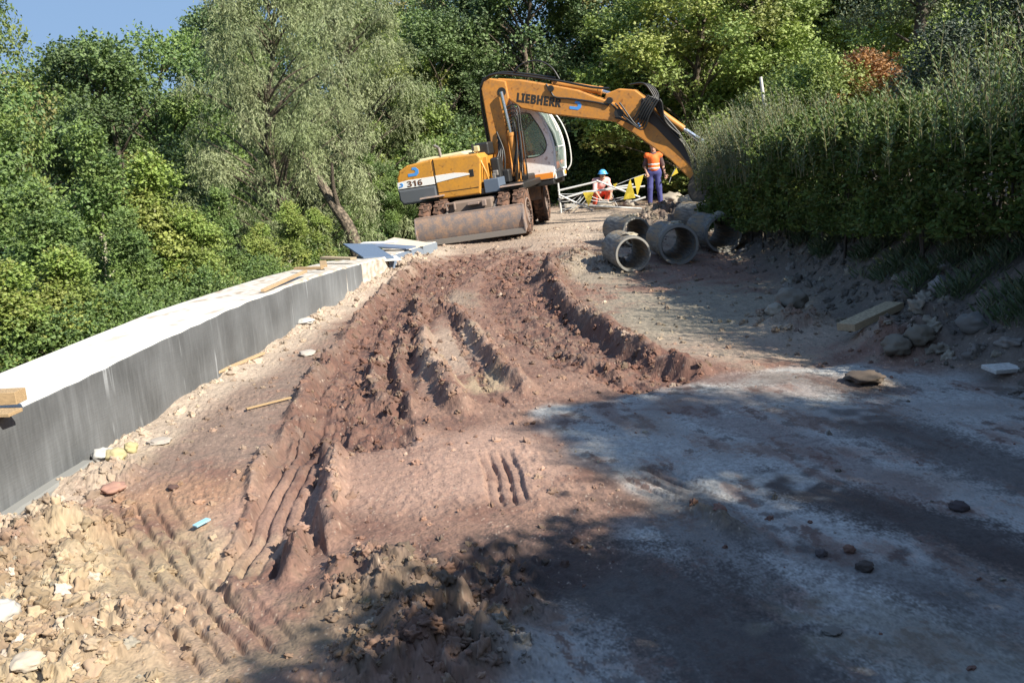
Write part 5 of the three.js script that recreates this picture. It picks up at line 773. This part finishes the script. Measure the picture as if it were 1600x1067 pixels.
const shootMat = leafMat(1, 1, 1, 0.5, 0.6), lite = [[0.19, 0.27, 0.08], [0.16, 0.24, 0.07], [0.21, 0.28, 0.1]], silver = [[0.23, 0.27, 0.14], [0.2, 0.25, 0.12], [0.25, 0.28, 0.16]];
shoots('willow_shrub', 'tall shrub of bright upright shoots at the near end of the hedge', -9.4, -6.2, 380, 1.15, 0.05, lite, 0.095, 0.015, 5, 34, 0.4, 0.85);
shoots('willow_shrub', 'feathery grey green shrub where the hedge meets the trench', -19.6, -14.5, 750, 1.0, -0.15, silver, 0.085, 0.009, 8, 44, 0.6, 0.95);
shoots('willow_shrub', 'scattered leafy shoots over the middle of the hedge', -14.8, -9.4, 300, 0.65, -0.1, lite, 0.08, 0.014, 9, 26, 0.7, 1.0);
{ // low weeds at the foot of the hedge
  const rng = rngOf(77), LV = new Leaves(40000), tones = [[0.055, 0.1, 0.03], [0.07, 0.11, 0.035], [0.1, 0.12, 0.045]];
  for (let i = 0; i < 4500; i++) { const z = lerp(-17, -5, rng()), x = bankX(z) + lerp(0.35, 1.2, rng()), y = GH(x, z); if (nz(x * 1.5, z * 1.2) < -0.1) continue; for (let k = 0; k < 8; k++) { const u = unit(rng), l = Math.hypot(u[0], 0.9, u[2]), s = 0.6 + 0.8 * rng(), t = tones[(rng() * 3) | 0]; LV.add(x + u[0] * 0.05, y + 0.02 + 0.12 * rng(), z + u[2] * 0.05, u[0] / l, 0.9 / l, u[2] / l, u[2], 0.6, -u[0], 0.11 * s, 0.007 * s, t); } }
  const m = new THREE.Mesh(LV.geo(), green); m.name = 'weeds'; m.castShadow = m.receiveShadow = true; tag(m, 'low weeds and grass along the foot of the hedge', 'weeds', null, 'stuff'); scene.add(m);
}
{
  const rust = [[0.42, 0.16, 0.045], [0.46, 0.23, 0.065], [0.32, 0.17, 0.06]];
  T.brightbush = makeTree(79, { h: 2.6, h0: 0.05, R: 1.5, clumps: 44, leaves: 20000, L: 0.075, W: 0.028, tones: tn.bright, mat: green, cr: 0.26, r: 0.03, profile: (q) => Math.sqrt(Math.max(0.1, 1 - q * q)) });
  T.rusty = makeTree(81, { h: 2.2, h0: 0.1, R: 1.1, clumps: 26, leaves: 8000, L: 0.085, W: 0.03, tones: rust, mat: green, cr: 0.32, r: 0.03, profile: (q) => Math.sqrt(Math.max(0.1, 1 - q * q)) });
  T.box = makeTree(83, { h: 2.4, h0: 0.05, R: 0.7, clumps: 44, leaves: 16000, L: 0.05, W: 0.02, tones: [[0.03, 0.055, 0.018], [0.035, 0.06, 0.02]], mat: green, cr: 0.4, r: 0.04, profile: (q) => Math.sqrt(Math.max(0.1, 1 - q * q * q)) });
  const py = (x, z) => bankRise(x, z) - 0.1;
  const put = (kind, name, label, cat, px, d, sc, turn, y) => { const r = rayOf(px, 200), x = (r.x / -r.z) * d; return plant(kind, name, label, cat, px, d, y ?? py(x, -d), sc, turn, 'garden trees behind the hedge'); };
  put('rusty', 'rusty_bush', 'rust orange leaved bush just above the hedge', 'bush', 1345, 20, 0.8, 0.5, 2.0).scale.y = 0.6; put('rusty', 'rusty_bush', 'fainter brownish bush right of the rust orange one', 'bush', 1415, 21, 0.75, 2.5, 2.05).scale.y = 0.55;
  put('box', 'evergreen_bush', 'dark evergreen bush rising from the hedge', 'bush', 1462, 12.8, 0.8, 1.0, 1.2); put('box', 'evergreen_bush', 'dark clipped evergreen behind the bright shoots', 'bush', 1575, 15, 1.1, 2.0, 1.6);
  put('yellow', 'yellow_green_tree', 'sunlit tree behind the hedge middle', 'tree', 1265, 38, 1.2, 1.0); put('maple', 'maple_tree', 'green tree left of the garden apple tree', 'tree', 1370, 36, 1.15, 2.0); put('yellow', 'yellow_green_tree', 'bright tree behind the thin pole', 'tree', 1215, 40, 1.3, 3.0); put('yellow', 'yellow_green_tree', 'bright tree behind the apple trunk', 'tree', 1480, 35, 1.2, 4.0); put('broad', 'broadleaf_tree', 'mixed green tree at the far right', 'tree', 1590, 31, 1.05, 5.0); put('yellow', 'yellow_green_tree', 'pale green tree beyond the rusty bush', 'tree', 1320, 42, 1.3, 0.9); put('broad', 'broadleaf_tree', 'mixed tree beyond the garden on the right', 'tree', 1450, 42, 1.25, 1.9); put('maple', 'maple_tree', 'tree filling the upper right corner', 'tree', 1670, 27, 0.95, 2.9); put('brightbush', 'bush', 'leafy bush behind the pole', 'bush', 1235, 21, 0.8, 0.2, 1.0); put('brightbush', 'bush', 'leafy bush below the apple trunk', 'bush', 1500, 18, 0.8, 1.2, 1.6); put('brightbush', 'bush', 'round bush left of the rusty one', 'bush', 1290, 20, 0.8, 2.2, 1.2); put('brightbush', 'bush', 'sunlit bush under the yellow green tree', 'bush', 1130, 30, 1.3, 3.2, 0.2); put('brightbush', 'bush', 'sunlit bush behind the evergreen', 'bush', 1420, 23, 1.1, 4.2, 1.6); put('brightbush', 'bush', 'sunlit bush at the right edge behind the shoots', 'bush', 1590, 20, 1.1, 5.2, 1.6);
  // old fruit tree with a bare crooked trunk
  const o = thing('apple_tree', 'crooked old fruit tree with bare dark trunk and forked limbs', 'tree'), A = (a, b, z = -16) => AT(a, b, z - 4.5);
  part('trunk', [limbGeo([A(1462, 215), A(1458, 130), A(1447, 92), A(1438, 55), A(1442, 15), A(1436, -40)], 0.19, 0.1, 9), limbGeo([A(1447, 88), A(1425, 68), A(1400, 52)], 0.05, 0.02, 7), limbGeo([A(1440, 40), A(1455, 10), A(1490, -30)], 0.06, 0.03, 7), limbGeo([A(1502, 100, -15.6), A(1508, 60, -15.6), A(1540, 20, -15.5), A(1590, -20, -15.5)], 0.06, 0.03, 7), limbGeo([A(1458, 140), A(1490, 115, -15.8), A(1502, 98, -15.6)], 0.09, 0.06, 7), limbGeo([A(1441, 10), A(1410, -5), A(1370, -10)], 0.05, 0.02, 7), limbGeo([A(1520, 50, -15.6), A(1560, 50), A(1600, 30)], 0.03, 0.012, 6)], darkBark, o);
  const rng = rngOf(91), LV = new Leaves(14000); for (let i = 0; i < 46; i++) { const c = A(lerp(1330, 1680, rng()), lerp(-190, 30, Math.pow(rng(), 0.7)), -16 + (rng() - 0.5) * 3), r = 0.35 + 0.4 * rng(); for (let k = 0; k < 300; k++) { const d = unit(rng), q = Math.pow(rng(), 0.4) * r, a = unit(rng), w = unit(rng), f = 0.8 + 0.4 * rng(); LV.add(c.x + d[0] * q, c.y + d[1] * q * 0.7, c.z + d[2] * q, a[0], a[1], a[2], w[0], w[1] + 0.7, w[2], 0.08 * f, 0.024 * f, [0.1 * f, 0.135 * f, 0.045 * f]); } }
  const m = new THREE.Mesh(LV.geo(), green); m.name = 'crown'; m.castShadow = m.receiveShadow = true; o.add(m);
  single('pole', [limbGeo([AT(1203, 225, -20), AT(1198, 185, -20), AT(1189, 120, -20)], 0.04, 0.03, 9)], std(0.6, 0.58, 0.54, 0.7), 'thin pale pole leaning behind the hedge', 'pole');
  // grey leaning trunk and pale stems seen behind the wall
  single('leaning_trunk', [limbGeo([AT(560, 400, -21), AT(545, 355, -21), AT(522, 320, -21), AT(498, 280, -21.3), AT(470, 240, -21.6)], 0.16, 0.07, 9), limbGeo([AT(530, 330, -21), AT(520, 290, -20.8), AT(518, 255, -20.6)], 0.06, 0.03, 7)], bark, 'grey trunk leaning out of the wood behind the blue panel', 'trunk');
}
// ---------------------------------------------------------------- unseen hedge and trees that shade the near road
{ // hedge added out of view, its top edge shaped to draw the near shadow's border
  const rng = rngOf(301), N = 46000, LV = new Leaves(N), stems = [], p = V(0.32 + 0.98 * 4.7, 0, -5.57 + 0.82 * 4.7), dir = V(-0.693, 0, 0.721), into = V(0.721, 0, 0.693), L = 10;
  while (LV.n < N) {
    const s = L * rng(), H = 4.7 + 0.12 * nz(s * 0.9, 61) + 0.1 * nz2(s * 3.1, 62) + 0.08 * nz(s * 8, 63), t = 1.3 * rng(), y = 0.2 + (H - 0.2) * Math.pow(rng(), 0.8), d = unit(rng), a = unit(rng), f = 0.8 + 0.4 * rng(), x0 = p.x + dir.x * s + into.x * t, z0 = p.z + dir.z * s + into.z * t;
    const edgeIn = sstep(0, 0.5, s + 0.25 * nz(y * 1.5, 4)); if (rng() > 0.25 + edgeIn) continue;
    LV.add(x0, y, z0, a[0], a[1], a[2], d[0], d[1] + 0.4, d[2], 0.15 * f, 0.06 * f, [0.06 * f, 0.11 * f, 0.03 * f]);
  }
  for (let k = 0; k < 12; k++) { const b = p.clone().addScaledVector(dir, 0.5 + k * 0.8).addScaledVector(into, 0.65); stems.push(limbGeo([b, b.clone().add(V(0.05, 2, 0.05)), b.clone().add(V(0, 4, 0))], 0.06, 0.02, 6)); }
  const o = thing('shadow_hedge', 'unseen evergreen hedge added to cast the shadow on the near road', 'hedge'); part('stems', stems, darkBark, o);
  const m = new THREE.Mesh(LV.geo(), green); m.name = 'foliage'; m.castShadow = m.receiveShadow = true; o.add(m);
}
const shade = (kind, name, label, tx, tz, sc, turn) => { const top = T[kind].userData.top * sc + 0.6, o = T[kind].clone(); o.name = numbered(name); o.position.set(tx + 0.98 * top, 0.6, tz + 0.82 * top); o.scale.setScalar(sc); o.rotation.y = turn; o.userData = {}; tag(o, label, 'tree', 'roadside trees outside the picture'); scene.add(o); };
T.dark.userData.top = 10.4; T.maple.userData.top = 9.4;
shade('dark', 'dark_tree', 'dark roadside tree standing next to the added hedge', 1.45, -6.25, 0.62, 0.4);
shade('maple', 'maple_tree', 'roadside maple on the bank above the concrete', 2.7, -6.36, 0.62, 1.4);
shade('maple', 'maple_tree', 'roadside maple close behind the added hedge', 1.87, -4.44, 0.6, 3.1);
shade('maple', 'maple_tree', 'tall roadside maple above the bend of the bank', 3.9, -13.1, 0.62, 4.4);
shade('dark', 'dark_tree', 'small dark roadside tree above the concrete edge', 3.5, -6.7, 0.52, 5.4);
shade('dark', 'dark_tree', 'second dark roadside tree beside the maple', 3.9, -5.2, 0.62, 2.4);
console.log('vegetation', Math.round(performance.now() - protoMade), 'ms');
console.log('scene done');
renderer.render(scene, camera);
